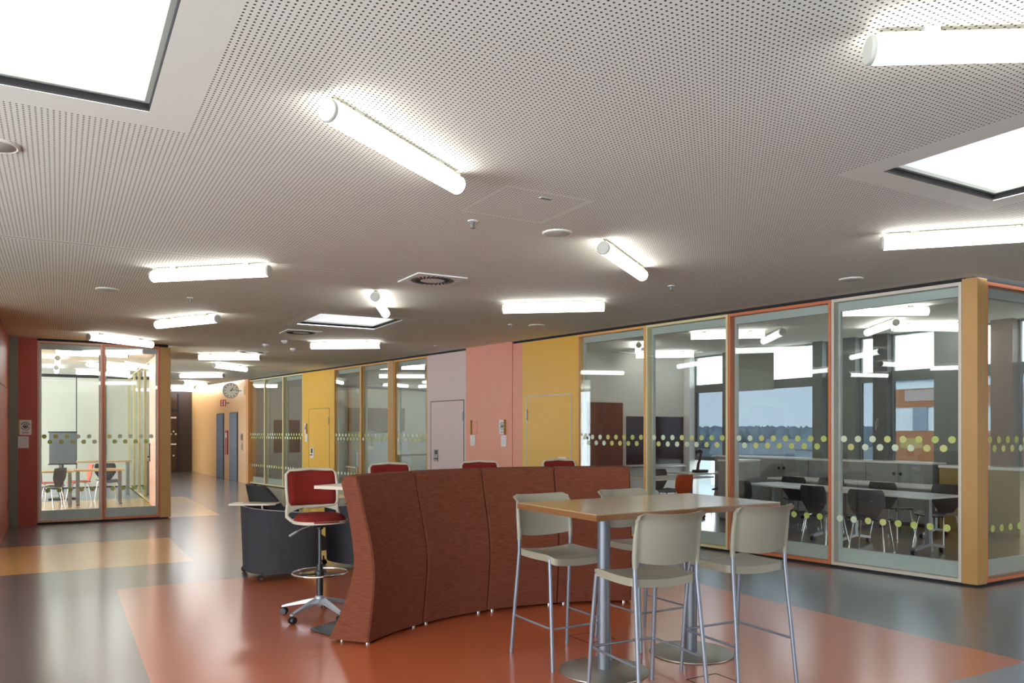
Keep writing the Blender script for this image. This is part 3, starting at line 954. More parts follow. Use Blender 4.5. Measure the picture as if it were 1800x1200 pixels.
# ------------------------------------------------------------------ tube lamps
def tube_lamp(p, q, z, label, group='tube lamps on the hall ceiling', ceil=H_CEIL, L=1.2):
    p, q = Vector(p), Vector(q)
    m = (p + q) / 2
    d = q - p
    t = thing('tube_lamp', label, 'ceiling lamp', (m.x, m.y, z), math.atan2(d.y, d.x), group)
    r = 0.053
    n = 28
    mb = MB()
    vs, fs = [], []
    for x in (-L / 2, L / 2):
        for k in range(n):
            a = 2 * PI * k / n
            vs.append((x, r * math.cos(a), r * math.sin(a)))
    for k in range(n):
        k2 = (k + 1) % n
        fs.append((k, k2, n + k2, n + k))
    mb.add(vs, fs)
    mb.build('diffuser', M['tube'], t, smooth=60)
    for s in (-1, 1):
        mb = MB().tube([(s * L / 2, 0, 0), (s * (L / 2 + 0.012), 0, 0), (s * (L / 2 + 0.018), 0, 0)], [r + 0.001, r + 0.001, r - 0.004], 28)
        mb.build('end_cap', M['cap_grey'], t)
    MB().box(-L / 2 + 0.01, L / 2 - 0.01, -0.027, 0.027, 0.047, 0.060).build('housing', M['cap_grey'], t, bevel=0.004)
    for s in (-1, 1):
        MB().box(s * 0.38 - 0.03, s * 0.38 + 0.03, -0.018, 0.018, 0.060, ceil - z).build('bracket', M['cap_grey'], t, smooth=0)
    return t
ZT = 3.02
LAMPS = [((1.07, 3.54), (2.07, 4.23), 'big near tube lamp lit on the ceiling left of centre'),
         ((2.72, 1.93), (3.73, 1.28), 'near tube lamp running out of the top right corner'),
         ((5.59, 3.87), (6.42, 3.00), 'tube lamp running out of the right edge above the glass corner'),
         ((3.79, 5.09), (4.76, 5.79), 'tube lamp above the bar table, round end cap facing the camera'),
         ((1.66, 7.35), (0.78, 8.16), 'tube lamp at mid left, between the ceiling speaker disc and the near tube lamp'),
         ((1.79, 10.8), (1.18, 11.83), 'tube lamp left of the distant skylight, right end raised'),
         ((0.41, 13.87), (1.36, 14.58), 'tube lamp directly in front of the left glass room'),
         ((3.0, 8.19), (3.53, 9.27), 'short looking tube lamp pointing at the distant skylight'),
         ((4.63, 8.22), (5.58, 7.49), 'straight tube lamp over the coral and yellow wall panels'),
         ((3.77, 13.44), (4.76, 12.76), 'straight tube lamp beyond the distant skylight, over the far yellow panel'),
         ((2.42, 16.62), (3.46, 16.02), 'straight tube lamp at the mouth of the corridor, below the third vent'),
         ((3.0, 18.46), (3.84, 19.3), 'slanting tube lamp just inside the corridor, right of its straight neighbour'),
         ((2.8, 22.45), (3.75, 21.7), 'straight tube lamp deeper in the corridor left of the clock'),
         ((3.24, 25.37), (4.02, 26.28), 'slanting tube lamp in the corridor level with the blue grey doors'),
         ((3.0, 28.92), (3.95, 28.2), 'straight tube lamp near the end of the corridor'),
         ((2.4, 30.6), (3.4, 30.2), 'last tube lamp before the dark bronze door')]
for p, q, lb in LAMPS:
    tube_lamp(p, q, ZT, lb)
for (x, y, a), lb in (((-4.6, 9.6, 30), 'added unseen tube lamp in the western bay of the hall nearest the pale wall'),
                      ((-2.4, 10.2, 120), 'added unseen tube lamp in the western bay of the hall beside the orange wall'),
                      ((-3.4, 7.2, 75), 'added unseen tube lamp in the middle of the western bay of the hall'),
                      ((-1.7, 8.0, 20), 'added unseen tube lamp in the western bay just outside the left edge'),
                      ((-4.8, 5.4, 140), 'added unseen tube lamp in the western bay by the tall openings')):
    dx, dy = math.cos(math.radians(a)) * .6, math.sin(math.radians(a)) * .6
    tube_lamp((x - dx, y - dy), (x + dx, y + dy), ZT, lb)  # extra lamps out of view, added to brighten the hall ceiling
ROOM = [((9.17, 7.05), (10.16, 6.37), 'classroom tube lamp behind the pale grey framed glass, straight one'),
        ((11.5, 8.25), (10.8, 7.27), 'classroom tube lamp slanting left with its end cap showing, behind the pale grey frame'),
        ((11.35, 7.65), (12.25, 6.95), 'classroom tube lamp slanting right behind the pale grey frame'),
        ((10.2, 12.55), (9.45, 11.6), 'classroom tube lamp seen end-on behind the amber framed glass'),
        ((10.7, 13.2), (11.6, 12.45), 'classroom tube lamp over the slate board'),
        ((9.35, 10.07), (10.25, 9.3), 'classroom tube lamp behind the terracotta and cream frames')]
for p, q, lb in ROOM:
    tube_lamp(p, q, 3.17, lb, 'tube lamps in the classroom', 3.25)
for p, q, lb in (((7.2, 16.6), (8.1, 15.8), 'tube lamp in the middle room behind the solid amber mullion'),
                 ((7.0, 18.9), (8.0, 18.3), 'tube lamp in the middle room near its brown pinboard'),
                 ((9.6, 17.6), (10.5, 16.9), 'tube lamp in the middle room towards its outer side'),
                 ((5.9, 22.7), (6.9, 22.1), 'tube lamp in the last room beside the peach wall')):
    tube_lamp(p, q, 3.17, lb, 'tube lamps in the far rooms', 3.25)
for p, q, lb in (((0.0, 16.9), (1.1, 16.75), 'tube lamp just inside the left glass room, under its ceiling edge'),
                 ((0.6, 19.6), (1.5, 20.2), 'tube lamp in the left glass room beside the side glazing'),
                 ((-0.02, 18.2), (-0.02, 19.4), 'tube lamp seen end-on at the left of the glass room, nearer one'),
                 ((-0.05, 21.0), (-0.05, 22.2), 'tube lamp seen end-on at the left of the glass room, farther one'),
                 ((0.4, 22.3), (1.55, 22.1), 'tube lamp at the back of the left glass room'),
                 ((-3.0, 18.5), (-2.0, 19.0), 'added unseen tube lamp in the hidden left part of the glass room'),  # this lamp and the next are added out of view to brighten the room
                 ((-3.0, 21.5), (-2.0, 21.0), 'added unseen tube lamp in the hidden rear part of the glass room')):
    tube_lamp(p, q, ZT, lb, 'tube lamps in the left glass room')

# ------------------------------------------------------------------ ceiling fittings
def speaker(x, y, label):
    t = thing('ceiling_speaker', label, 'speaker', (x, y, H_CEIL), 0, 'round ceiling speakers')
    MB().lathe([(0.118, 0.0), (0.118, -0.006), (0.108, -0.012), (0.104, -0.010)], 40).build('rim', M['plain'], t)
    MB().lathe([(0.103, -0.008), (0.10, -0.0105), (0.0005, -0.0115)], 40).build('grille', M['cap_grey'], t)
for x, y, lb in ((3.37, 5.13, 'round ceiling speaker left of the tube lamp above the bar table'),
                 (0.46, 9.61, 'round ceiling speaker at mid left below the slanting tube lamp'),
                 (-0.30, 5.07, 'round ceiling speaker cut by the left edge under the near skylight'),
                 (6.98, 5.19, 'round ceiling speaker over the pale grey framed glass'),
                 (6.05, 9.75, 'round ceiling speaker near the amber framed glass beside a sprinkler')):
    speaker(x, y, lb)
def sprinkler(x, y, label):
    t = thing('sprinkler_head', label, 'sprinkler', (x, y, H_CEIL), 0, 'sprinkler heads')
    MB().lathe([(0.038, 0), (0.036, -0.007), (0.012, -0.01)], 20).build('rosette', M['white'], t)
    b = MB().tube([(0, 0, -0.008), (0, 0, -0.05)], 0.008, 8)
    b.tube([(0.012, 0, -0.012), (0.014, 0, -0.035), (0, 0, -0.052)], 0.003, 6).tube([(-0.012, 0, -0.012), (-0.014, 0, -0.035), (0, 0, -0.052)], 0.003, 6)
    b.build('frame', M['steel'], t)
    MB().lathe([(0.018, -0.053), (0.018, -0.056), (0.003, -0.058)], 16).build('deflector', M['steel'], t)
for x, y, lb in ((2.64, 5.15, 'sprinkler head under the end of the big near tube lamp'),
                 (1.32, 9.75, 'sprinkler head right of the speaker disc at mid left'),
                 (5.65, 6.39, 'sprinkler head right of the tube lamp above the bar table'),
                 (5.67, 9.87, 'sprinkler head beside the speaker near the yellow panel'),
                 (5.9, 13.0, 'sprinkler head over the lilac panel')):
    sprinkler(x, y, lb)
def detector(x, y, label):
    t = thing('smoke_detector', label, 'smoke detector', (x, y, H_CEIL), 0, 'smoke detectors')
    MB().lathe([(0.055, 0), (0.055, -0.02), (0.045, -0.035)], 24).build('base', M['white'], t)
    MB().lathe([(0.03, -0.035), (0.028, -0.055), (0.01, -0.06)], 20).build('sensor', M['cap_grey'], t)
detector(3.33, 13.52, 'white smoke detector behind the second vent')
detector(3.18, 14.25, 'white smoke detector left of its twin, before the third vent')
detector(3.79, 14.73, 'white smoke detector with dark centre, above the distant straight tube lamp')
def vent(x, y, label):
    t = thing('ceiling_vent', label, 'air vent', (x, y, H_CEIL), 0, 'square swirl air vents')
    a = 0.27
    MB().box(-a, a, -a, a, -0.014, 0).build('plate', M['white'], t, bevel=0.003)
    s = MB()
    for k in range(28):
        q = MB().box(0.12, 0.225, -0.010, 0.010, -0.0165, -0.0135)
        q.xf(Matrix.Rotation(2 * PI * k / 28, 4, 'Z') @ Matrix.Translation((0.17, 0, 0)) @ Matrix.Rotation(math.radians(28), 4, 'Z') @ Matrix.Translation((-0.17, 0, 0)))
        s.add(q.v, q.f)
    s.build('slot', M['black'], t, smooth=0)
vent(3.30, 7.34, 'square white swirl vent in the middle of the ceiling, the largest in view')
vent(3.27, 12.25, 'square white swirl vent just beyond the distant skylight')
vent(3.25, 15.75, 'square white swirl vent at the mouth of the corridor')
t = thing('hatch_latch', 'small slotted latch plate on the square ceiling hatch', 'latch', (2.80, 4.40, H_CEIL))
MB().box(-0.045, 0.045, -0.018, 0.018, -0.008, 0).build('plate', M['cap_grey'], t, bevel=0.002)
MB().box(-0.035, 0.035, -0.005, 0.005, -0.010, -0.008).build('slot', M['mullion_dark'], t, smooth=0)

# ------------------------------------------------------------------ curved high-back screen
SC = (3.334, 3.734)
SR = 2.19
A_L, A_R = math.radians(129.4), math.radians(58.4)
def densify(prof, n):
    """Catmull-Rom through an open chain"""
    out = []
    P = [prof[0]] + prof + [prof[-1]]
    for i in range(1, len(P) - 2):
        p0, p1, p2, p3 = P[i - 1], P[i], P[i + 1], P[i + 2]
        for k in range(n):
            u = k / n
            out.append(tuple(0.5 * (2 * p1[j] + (p2[j] - p0[j]) * u + (2 * p0[j] - 5 * p1[j] + 4 * p2[j] - p3[j]) * u * u + (3 * p1[j] - p0[j] - 3 * p2[j] + p3[j]) * u ** 3) for j in (0, 1)))
    out.append(prof[-1])
    return out
front = densify([(0.015, 0.02), (-0.02, 0.28), (-0.038, 0.52), (-0.01, 0.74), (0.055, 1.0), (0.10, 1.19)], 5)
rear = densify([(0.25, 1.18), (0.19, 0.95), (0.148, 0.70), (0.145, 0.54), (0.215, 0.30), (0.35, 0.02)], 5)
prof = front + [(0.12, 1.222), (0.175, 1.232), (0.225, 1.22)] + rear
t = thing('curved_screen', 'curved high rust red fabric screen of four upholstered segments beside the bar table', 'screen', (SC[0], SC[1], 0))
NS = 4
ins = 0.006
for s in range(NS):
    a0 = A_L + (A_R - A_L) * s / NS
    a1 = A_L + (A_R - A_L) * (s + 1) / NS
    steps = 10
    rows = []
    for i in range(-1, steps + 2):
        e = 0.0
        if i < 0:
            u, e = 0.0, 0.012
        elif i > steps:
            u, e = 1.0, 0.012
        else:
            u = i / steps
            if i == 0:
                u = 0.018
            if i == steps:
                u = 1 - 0.018
        uu = 0.004 + u * 0.992
        a = a0 + (a1 - a0) * uu
        cxp = sum(p[0] for p in prof) / len(prof)
        czp = 0.6
        row = []
        for (pr, pz) in prof:
            k = 1 - e * 2.2
            pr2 = pr + (cxp - pr) * 0 + (e if pr < 0.11 else -e) * (1 if e else 0)
            pz2 = pz - (e if pz > 1.15 else 0)
            r = SR + pr2
            row.append((r * math.cos(a), r * math.sin(a), pz2))
        rows.append(row)
    mb = MB()
    n = len(prof)
    vs = [p for row in rows for p in row]
    fs = []
    for i in range(len(rows) - 1):
        for k in range(n):
            k2 = (k + 1) % n
            fs.append((i * n + k, i * n + k2, (i + 1) * n + k2, (i + 1) * n + k))
    fs.append(tuple(range(n - 1, -1, -1)))
    fs.append(tuple((len(rows) - 1) * n + k for k in range(n)))
    mb.add(vs, fs)
    mb.build('segment', M['rust_fabric'], t, smooth=38)
# silver feet under each segment, ballast plates
for s in range(NS):
    for u in (0.10, 0.90):
        a = A_L + (A_R - A_L) * (s + u) / NS
        for rr in (0.06, 0.28):
            r = SR + rr
            MB().lathe([(0.017, 0.0), (0.017, 0.012), (0.012, 0.016), (0.012, 0.03)], 14, (r * math.cos(a), r * math.sin(a))).build('foot', M['chrome'], t)
for a0, a1 in ((math.radians(125.2), math.radians(116)), (math.radians(71), math.radians(62))):
    poly = [( (SR + r) * math.cos(a), (SR + r) * math.sin(a)) for r, a in ((0.22, a0 + .045), (0.66, a0), (0.66, a1), (0.22, a1 - .045))]
    MB().prism(poly[::-1], 0.004, 0.022).build('foot_plate', M['dark_metal'], t, smooth=0, bevel=0.003)

w0, w1 = math.radians(121.8), math.radians(64)
poly = arc(0, 0, SR + 0.15, w0, w1, 30) + arc(0, 0, SR + 0.77, w1, w0, 30)
o = MB().prism(poly, 1.09, 1.116).build('worktop', M['pale_top'], t, smooth=0)
o['label'] = 'pale laminate ledge behind the fabric'
for a in (114, 94, 74):
    a = math.radians(a)
    MB().tube([((SR + .5) * math.cos(a), (SR + .5) * math.sin(a), 0.02), ((SR + .5) * math.cos(a), (SR + .5) * math.sin(a), 1.09)], 0.03, 16).build('post', M['steel'], t)

# ------------------------------------------------------------------ bar tables
def bar_table(loc, label, group, sx=0.775, sy=0.90, rz=0):
    t = thing('bar_table', label, 'table', loc, rz, group)
    top = MB().box(-sx / 2 + 0.001, sx / 2 - 0.001, -sy / 2, sy / 2, 1.066, 1.072).build('tabletop', M['laminate'], t, smooth=0)
    MB().box(-sx / 2 + 0.001, sx / 2 - 0.001, -sy / 2, sy / 2, 1.032, 1.066).build('edge', M['wood_edge'], top, smooth=0)
    MB().lathe([(0.16, 1.032), (0.16, 1.024), (0.04, 1.018)], 28).build('mounting_plate', M['black_plastic'], t)
    MB().tube([(0, 0, 0.012), (0, 0, 1.02)], 0.041, 28).build('pole', M['pole'], t)
    MB().lathe([(0.285, 0.0), (0.29, 0.003), (0.288, 0.008), (0.275, 0.012), (0.04, 0.016)], 64).build('base', M['steel_base'], t)
    return t
bar_table((3.06, 4.11, 0), 'tall laminate bar table nearer the camera, its steel disc foot at the bottom edge', 'pair of joined bar tables by the screen')
bar_table((3.84, 4.14, 0), 'tall laminate bar table on the right half of the joined pair', 'pair of joined bar tables by the screen')

# ------------------------------------------------------------------ beige bar stools (face local +y)
def make_bar_stool():
    t = thing('bar_stool', '', 'stool')
    def seat(u, v, s):
        x = (u - 0.5) * 0.44
        y = -0.20 + v * 0.44
        k = abs(u - 0.5) * 2
        if k > 0.92 or v < 0.02:
            pass
        dish = 0.016 * k ** 2 - 0.012 * math.cos((v - 0.4) * 2.4)
        fr = -0.022 * max(0, (v - 0.75) / 0.25) ** 2
        rr = 0.05
        # rounded plan
        cx_ = max(0, abs(x) - (0.22 - rr))
        cy_ = max(0, abs(y - 0.02) - (0.22 - rr))
        sc = 1.0
        if cx_ > 0 and cy_ > 0:
            L = math.hypot(cx_, cy_)
            if L > rr * 0.999:
                sc = rr / L
                x = math.copysign(0.22 - rr + cx_ * sc, x)
                y = 0.02 + math.copysign(0.22 - rr + cy_ * sc, y - 0.02)
        z = 0.735 + dish + fr
        edge = max(k, abs(v - 0.5) * 2)
        if s == 0:
            z -= 0.014 if edge < 0.93 else 0.045
        return (x, y, z)
    MB().slab(seat, 20, 20).build('seat', M['beige_plastic'], t, smooth=50)
    def back(u, v, s):
        z = 0.835 + v * 0.265
        w = 0.212 + 0.006 * v
        k = (u - 0.5) * 2
        if v > 0.9:
            w += 0.006 * (v - 0.9) / 0.1
        x = k * w
        y = -0.235 - 0.055 * v + 0.072 * k * k * (0.7 + 0.3 * v)
        y -= 0.028 * max(0, (v - 0.8) / 0.2) ** 2
        z += -0.022 * (1 - k * k) * (1 - v) + 0.012 * k * k * v - 0.02 * max(0, abs(k) - 0.85) / 0.15 * v * (0 if v < 0.9 else 1)
        y += (-0.013 if s == 0 else 0.0) if abs(k) < 0.93 else (-0.026 if s == 0 else 0.004)
        return (x, y, z)
    b = MB().slab(back, 26, 12)
    for s in (-1, 1):
        b.tube([(s * 0.2125, -0.198, 0.80), (s * 0.214, -0.198, 0.86), (s * 0.215, -0.21, 0.97), (s * 0.214, -0.222, 1.05)], [0.0155, 0.0165, 0.0155, 0.010], 12)
    b.f = [tuple(reversed(f)) if i < 26 * 12 * 2 + 2 * (26 + 12) else f for i, f in enumerate(b.f)]
    b.build('backrest', M['beige_plastic'], t, smooth=50)
    r = 0.0125
    for s in (-1, 1):
        MB().tube([(s * 0.235, -0.275, 0.0), (s * 0.222, -0.235, 0.40), (s * 0.212, -0.2, 0.72), (s * 0.214, -0.196, 0.86)], r, 12).build('leg', M['silver_tube'], t)
        MB().tube([(s * 0.232, 0.255, 0.0), (s * 0.225, 0.225, 0.40), (s * 0.214, 0.195, 0.69), (s * 0.214, 0.19, 0.715)], r, 12).build('leg', M['silver_tube'], t)
    f = MB()
    fr = 0.0075
    zf = 0.27
    f.tube([(-0.228, -0.245, zf), (-0.228, 0.19, zf), (-0.215, 0.228, zf), (-0.18, 0.236, zf), (0.18, 0.236, zf), (0.215, 0.228, zf), (0.228, 0.19, zf), (0.228, -0.245, zf)], fr, 10)
    f.build('footrest', M['silver_tube'], t)
    return t
stool = make_bar_stool()
G = 'beige bar stools round the bar table'
for i, (x, y, r, lb) in enumerate(((2.985, 4.50, 180, 'beige plastic bar stool left of the bar table, against the rust red screen'),
                                   (3.76, 4.56, 180, 'beige plastic bar stool on the far side of the bar table, mostly hidden by it'),
                                   (2.955, 3.565, -4, 'beige plastic bar stool in front centre with its back to the camera, nearest one'),
                                   (3.72, 3.60, -3, 'beige plastic bar stool at the right end, back turned, before the glass wall'))):
    dup(stool, i > 0, (x, y, 0), math.radians(r), lb, G)

# ------------------------------------------------------------------ red drafting stools (face local +y)
def make_red_stool():
    t = thing('drafting_stool', '', 'stool')
    # base star with five casters
    b = MB()
    b.lathe([(0.035, 0.085), (0.045, 0.10), (0.042, 0.16), (0.03, 0.175)], 20)
    for k in range(5):
        a = 2 * PI * k / 5 + 0.56
        ca, sa = math.cos(a), math.sin(a)
        def bar(u, v, s, ca=ca, sa=sa):
            rr = 0.03 + u * 0.305
            w = (0.026 - 0.010 * u) * (v - 0.5) * 2
            z = (0.155 if s else 0.118) - (0.075 if s else 0.052) * u ** 1.2
            return (rr * ca - w * sa, rr * sa + w * ca, z)
        b.slab(bar, 6, 2)
    b.build('base', M['alu'], t, smooth=45)
    for k in range(5):
        a = 2 * PI * k / 5 + 0.56
        c = Vector((0.322 * math.cos(a), 0.322 * math.sin(a), 0.031))
        w = MB()
        tx = Vector((-math.sin(a), math.cos(a), 0))
        for s in (-1, 1):
            w.tube([c + tx * s * 0.006, c + tx * s * 0.026], [0.031, 0.027], 18)
        w.tube([c, c + Vector((0, 0, 0.055))], 0.008, 8)
        w.build('caster', M['rubber'], t)
    MB().tube([(0, 0, 0.165), (0, 0, 0.36), (0, 0, 0.44)], [0.028, 0.028, 0.024], 18).build('sleeve', M['black_plastic'], t)
    MB().tube([(0, 0, 0.43), (0, 0, 0.76)], 0.014, 14).build('piston', M['dark_metal'], t)
    ring = MB()
    ring.tube([(0.225 * math.cos(2 * PI * i / 48), 0.225 * math.sin(2 * PI * i / 48), 0.365) for i in range(48)], 0.0095, 10, True)
    fr = ring.build('foot_ring', M['chrome'], t)
    sp = MB().lathe([(0.038, 0.335), (0.042, 0.35), (0.042, 0.375), (0.034, 0.385)], 18)
    for k in range(3):
        a = 2 * PI * k / 3 + 0.2
        sp.tube([(0.035 * math.cos(a), 0.035 * math.sin(a), 0.358), (0.22 * math.cos(a), 0.22 * math.sin(a), 0.364)], 0.008, 8)
    sp.build('spoke', M['black_plastic'], fr)
    MB().box(-0.09, 0.09, -0.11, 0.11, 0.755, 0.785).tube([(0, 0, 0.73), (0, 0, 0.76)], 0.03, 12).build('mechanism', M['black_plastic'], t, bevel=0.006)
    MB().tube([(0.08, 0.02, 0.765), (0.16, 0.03, 0.745), (0.25, 0.04, 0.70)], [0.006, 0.006, 0.006], 8).tube([(0.20, 0.035, 0.725), (0.265, 0.042, 0.692)], 0.010, 8).build('lever', M['alu'], t)
    def pan(u, v, s):
        a = (u - 0.5) * 2
        bq = (v - 0.5) * 2
        # squircle
        x = a * math.sqrt(max(0, 1 - bq * bq * 0.42)) * 0.225
        y = bq * math.sqrt(max(0, 1 - a * a * 0.42)) * 0.215
        return (x, y, 0.787 if s == 0 else 0.812)
    MB().slab(pan, 12, 12).build('seat_pan', M['beige_frame'], t, smooth=50)
    def cush(u, v, s):
        a = (u - 0.5) * 2
        bq = (v - 0.5) * 2
        x = a * math.sqrt(max(0, 1 - bq * bq * 0.45)) * 0.218
        y = 0.01 + bq * math.sqrt(max(0, 1 - a * a * 0.45)) * 0.208
        e = max(abs(a), abs(bq))
        z = 0.811 if s == 0 else 0.812 + 0.055 * (1 - e ** 6) - 0.012 * max(0, bq) ** 3
        return (x, y, z)
    MB().slab(cush, 16, 16).build('seat_cushion', M['red_fabric'], t, smooth=60)
    # back frame: loop tube with side arms going down to the seat
    f = MB()
    def by(z):
        return -0.235 - 0.06 * (z - 0.9) / 0.3
    loop = []
    w = 0.218
    for (x, z) in ((-w, 1.18), (-w + 0.03, 1.212), (0, 1.224), (w - 0.03, 1.212), (w, 1.18), (w + 0.003, 1.05), (w - 0.002, 0.94), (w - 0.03, 0.908), (0, 0.898), (-w + 0.03, 0.908), (-w + 0.002, 0.94), (-w - 0.003, 1.05)):
        k = x / w
        loop.append((x, by(z) + 0.035 * k * k, z))
    f.tube(loop, 0.0135, 10, True)
    for s in (-1, 1):
        f.tube([(s * (w - 0.004), by(0.94) + 0.035, 0.95), (s * w, -0.225, 0.88), (s * (w + 0.005), -0.20, 0.825), (s * (w - 0.01), -0.12, 0.80), (s * 0.19, 0.0, 0.798)], [0.013, 0.015, 0.017, 0.014, 0.012], 10)
    def low(u, v, s):
        k = (u - 0.5) * 2
        z = 0.875 + v * 0.06 + 0.022 * (1 - k * k) * (1 - v) - 0.02 * abs(k) ** 3 * (1 - v)
        return (k * (w - 0.004), by(z) + 0.035 * k * k + (0.007 if s else -0.007), z)
    q = MB().slab(low, 16, 3)
    f.add(q.v, [tuple(reversed(p)) for p in q.f])
    f.build('back_frame', M['beige_frame'], t)
    def bc(u, v, s):
        k = (u - 0.5) * 2
        q = (v - 0.5) * 2
        x = k * 0.206 * (1 - 0.06 * abs(q) ** 6)
        z = 1.063 + q * 0.15 * (1 - 0.05 * abs(k) ** 6)
        e = max(abs(k), abs(q)) ** 8
        th = 0.026 * (1 - e) + 0.004
        y = by(z) + 0.035 * k * k + (th if s else -th * 0.6)
        return (x, y, z)
    b = MB().slab(bc, 16, 14)
    b.f = [tuple(reversed(q)) for q in b.f]
    b.build('back_cushion', M['red_fabric'], t, smooth=60)
    return t
rs = make_red_stool()
G = 'red drafting stools by the curved screen'
for i, (x, y, r, lb) in enumerate(((1.90, 6.52, 180, 'red upholstered drafting stool fully visible left of the curved screen'),
                                   (2.93, 7.32, 180, 'red stool behind the screen, its back top above the left segment seam'),
                                   (3.96, 7.34, 176, 'red stool behind the screen, in front of the coral panel'),
                                   (5.02, 7.36, 178, 'red stool behind the right end of the screen, below the yellow door'))):
    dup(rs, i > 0, (x, y, 0), math.radians(r), lb, G)

# ------------------------------------------------------------------ charcoal tub chairs (face local +y)
def make_tub():
    t = thing('tub_chair', '', 'armchair')
    def sq(a, r, e=2.6):
        c, s = math.cos(a), math.sin(a)
        k = (abs(c) ** e + abs(s) ** e) ** (-1 / e)
        return (r * k * c, r * k * s)
    n = 44
    a0, a1 = math.radians(90 + 52), math.radians(90 + 308)
    def shell(u, v, s):
        a = a0 + (a1 - a0) * u
        x, y = sq(a, (0.43 if s else 0.375) - 0.025 * (1 - v))
        return (x, y, 0.07 + v * (0.635 + 0.05 * math.cos(a + PI / 2)))
    MB().slab(shell, n, 8).build('outer_shell', M['charcoal'], t, smooth=50)
    pts = []
    for i in range(n + 1):
        a = a0 + (a1 - a0) * i / n
        x, y = sq(a, 0.428)
        pts.append((x, y, 0.709 + 0.05 * math.cos(a + PI / 2)))
    MB().tube(pts, 0.006, 8).build('piping', M['piping'], t)
    b0, b1 = math.radians(270 - 72), math.radians(270 + 72)
    def back(u, v, s):
        a = b0 + (b1 - b0) * u
        f = max(0, 1 - abs(u - 0.5) * 2)
        x, y = sq(a, (0.37 if s else 0.29) - (0.0 if v < 0.4 else 0.0))
        zt = 0.70 + 0.275 * min(1, f / 0.38) ** 0.8
        z = 0.42 + v * (zt - 0.42)
        y += 0.05 - 0.06 * max(0, (z - 0.7) / 0.27)
        return (x, y, z)
    MB().slab(back, 24, 8).build('backrest', M['charcoal2'], t, smooth=50)
    def seat(u, v, s):
        x = (u - 0.5) * 0.62
        y = -0.27 + v * 0.66
        e = max(abs(u - 0.5), abs(v - 0.5)) * 2
        return (x * (1 - 0.12 * (abs(v - 0.5) * 2) ** 4), y, (0.26 if s == 0 else 0.40 + 0.06 * (1 - e ** 6)))
    MB().slab(seat, 12, 12).build('seat_cushion', M['charcoal2'], t, smooth=60)
    MB().box(-0.3, 0.3, -0.28, 0.32, 0.10, 0.26).build('plinth', M['charcoal2'], t, bevel=0.02)
    for sx in (-1, 1):
        for sy in (-1, 1):
            c = MB()
            p = Vector((sx * 0.345, sy * 0.33, 0.034))
            for q in (-1, 1):
                c.tube([p + Vector((q * 0.008, 0, 0)), p + Vector((q * 0.028, 0, 0))], [0.034, 0.03], 16)
            c.tube([p + Vector((0, 0, 0.0)), p + Vector((0, 0, 0.075))], 0.009, 8)
            cc = c.build('caster', M['rubber'], t)
            d = MB()
            for q in (-1, 1):
                d.tube([p + Vector((q * 0.029, 0, 0)), p + Vector((q * 0.031, 0, 0))], 0.017, 12)
            d.build('hub', M['chrome'], cc)
    return t
def tablet(t, px, py, bx, by, rz, w=0.46, d=0.24, z=0.795):
    MB().tube([(px, py, 0.55), (px, py, z)], 0.013, 12).build('tablet_post', M['steel'], t)
    q = MB().prism([(-w / 2, -d / 2), (w / 2 - 0.05, -d / 2), (w / 2, -d / 2 + 0.05), (w / 2, d / 2), (-w / 2 + 0.04, d / 2), (-w / 2, d / 2 - 0.04)], z, z + 0.018)
    q.xf(Matrix.Translation((bx, by, 0)) @ Matrix.Rotation(rz, 4, 'Z'))
    q.build('tablet', M['pale_top'], t, bevel=0.003)
tub = make_tub()
tub2 = copy_tree(tub)
tub.location = (2.12, 8.66, 0)
tub.rotation_euler = (0, 0, math.radians(-88))
tub['label'] = 'charcoal tub armchair on casters with pale writing tablet, left of the red stool'
tub['group'] = tub2['group'] = 'charcoal tub armchairs'
tablet(tub, 0.30, -0.30, 0.30, -0.38, math.radians(60))
tub2.location = (3.10, 8.80, 0)
tub2.rotation_euler = (0, 0, math.radians(20))
tub2['label'] = 'charcoal tub armchair half hidden between the red stool and the screen'
tablet(tub2, -0.36, 0.05, -0.40, 0.12, math.radians(90))

# ------------------------------------------------------------------ floor boxes (outlined covers in the orange floor)
for i, (x, y, lb) in enumerate(((3.48, 4.82, 'square floor socket cover behind the left bar table foot'),
                                (3.52, 3.58, 'square floor socket cover under the nearest stools'))):
    t = thing('floor_socket', lb, 'floor socket', (x, y, 0), 0, 'floor socket covers')
    f = MB()
    a, w = 0.125, 0.007
    f.box(-a, a, -a, -a + w, 0, 0.002).box(-a, a, a - w, a, 0, 0.002).box(-a, -a + w, -a + w, a - w, 0, 0.002).box(a - w, a, -a + w, a - w, 0, 0.002)
    f.build('frame', M['black'], t, smooth=0)
    MB().box(-a + w, a - w, -a + w, a - w, 0, 0.001).build('lid', M['floor'], t, smooth=0)

# ------------------------------------------------------------------ classroom furniture
def white_table(loc, rz, label, w=1.5, d=0.72, top='white_top', group='white classroom tables', castered=True):
    t = thing('classroom_table', label, 'table', loc, rz, group)
    MB().box(-w / 2, w / 2, -d / 2, d / 2, 0.715, 0.742).build('tabletop', M[top], t, bevel=0.003)
    for s in (-1, 1):
        x = s * (w / 2 - 0.22)
        l = MB().box(x - 0.03, x + 0.03, -0.03, 0.03, 0.12, 0.715)
        l.slab(lambda u, v, q, x=x: (x + (v - 0.5) * 0.05, (u - 0.5) * 0.62, (0.135 if q else 0.10) - 0.05 * abs(u - 0.5) * 2), 8, 1)
        l.build('leg', M['steel'], t, smooth=0)
        for q in (-1, 1):
            c = Vector((x, q * 0.30, 0.032))
            MB().tube([c + Vector((-0.024, 0, 0)), c + Vector((0.024, 0, 0))], 0.032, 16).tube([c, c + Vector((0, 0, 0.05))], 0.008, 8).build('caster', M['rubber'], t)
    return t
R = math.radians
white_table((9.56, 6.52, 0), R(90), 'white castered classroom table nearest the glass corner, behind the pale grey frame')
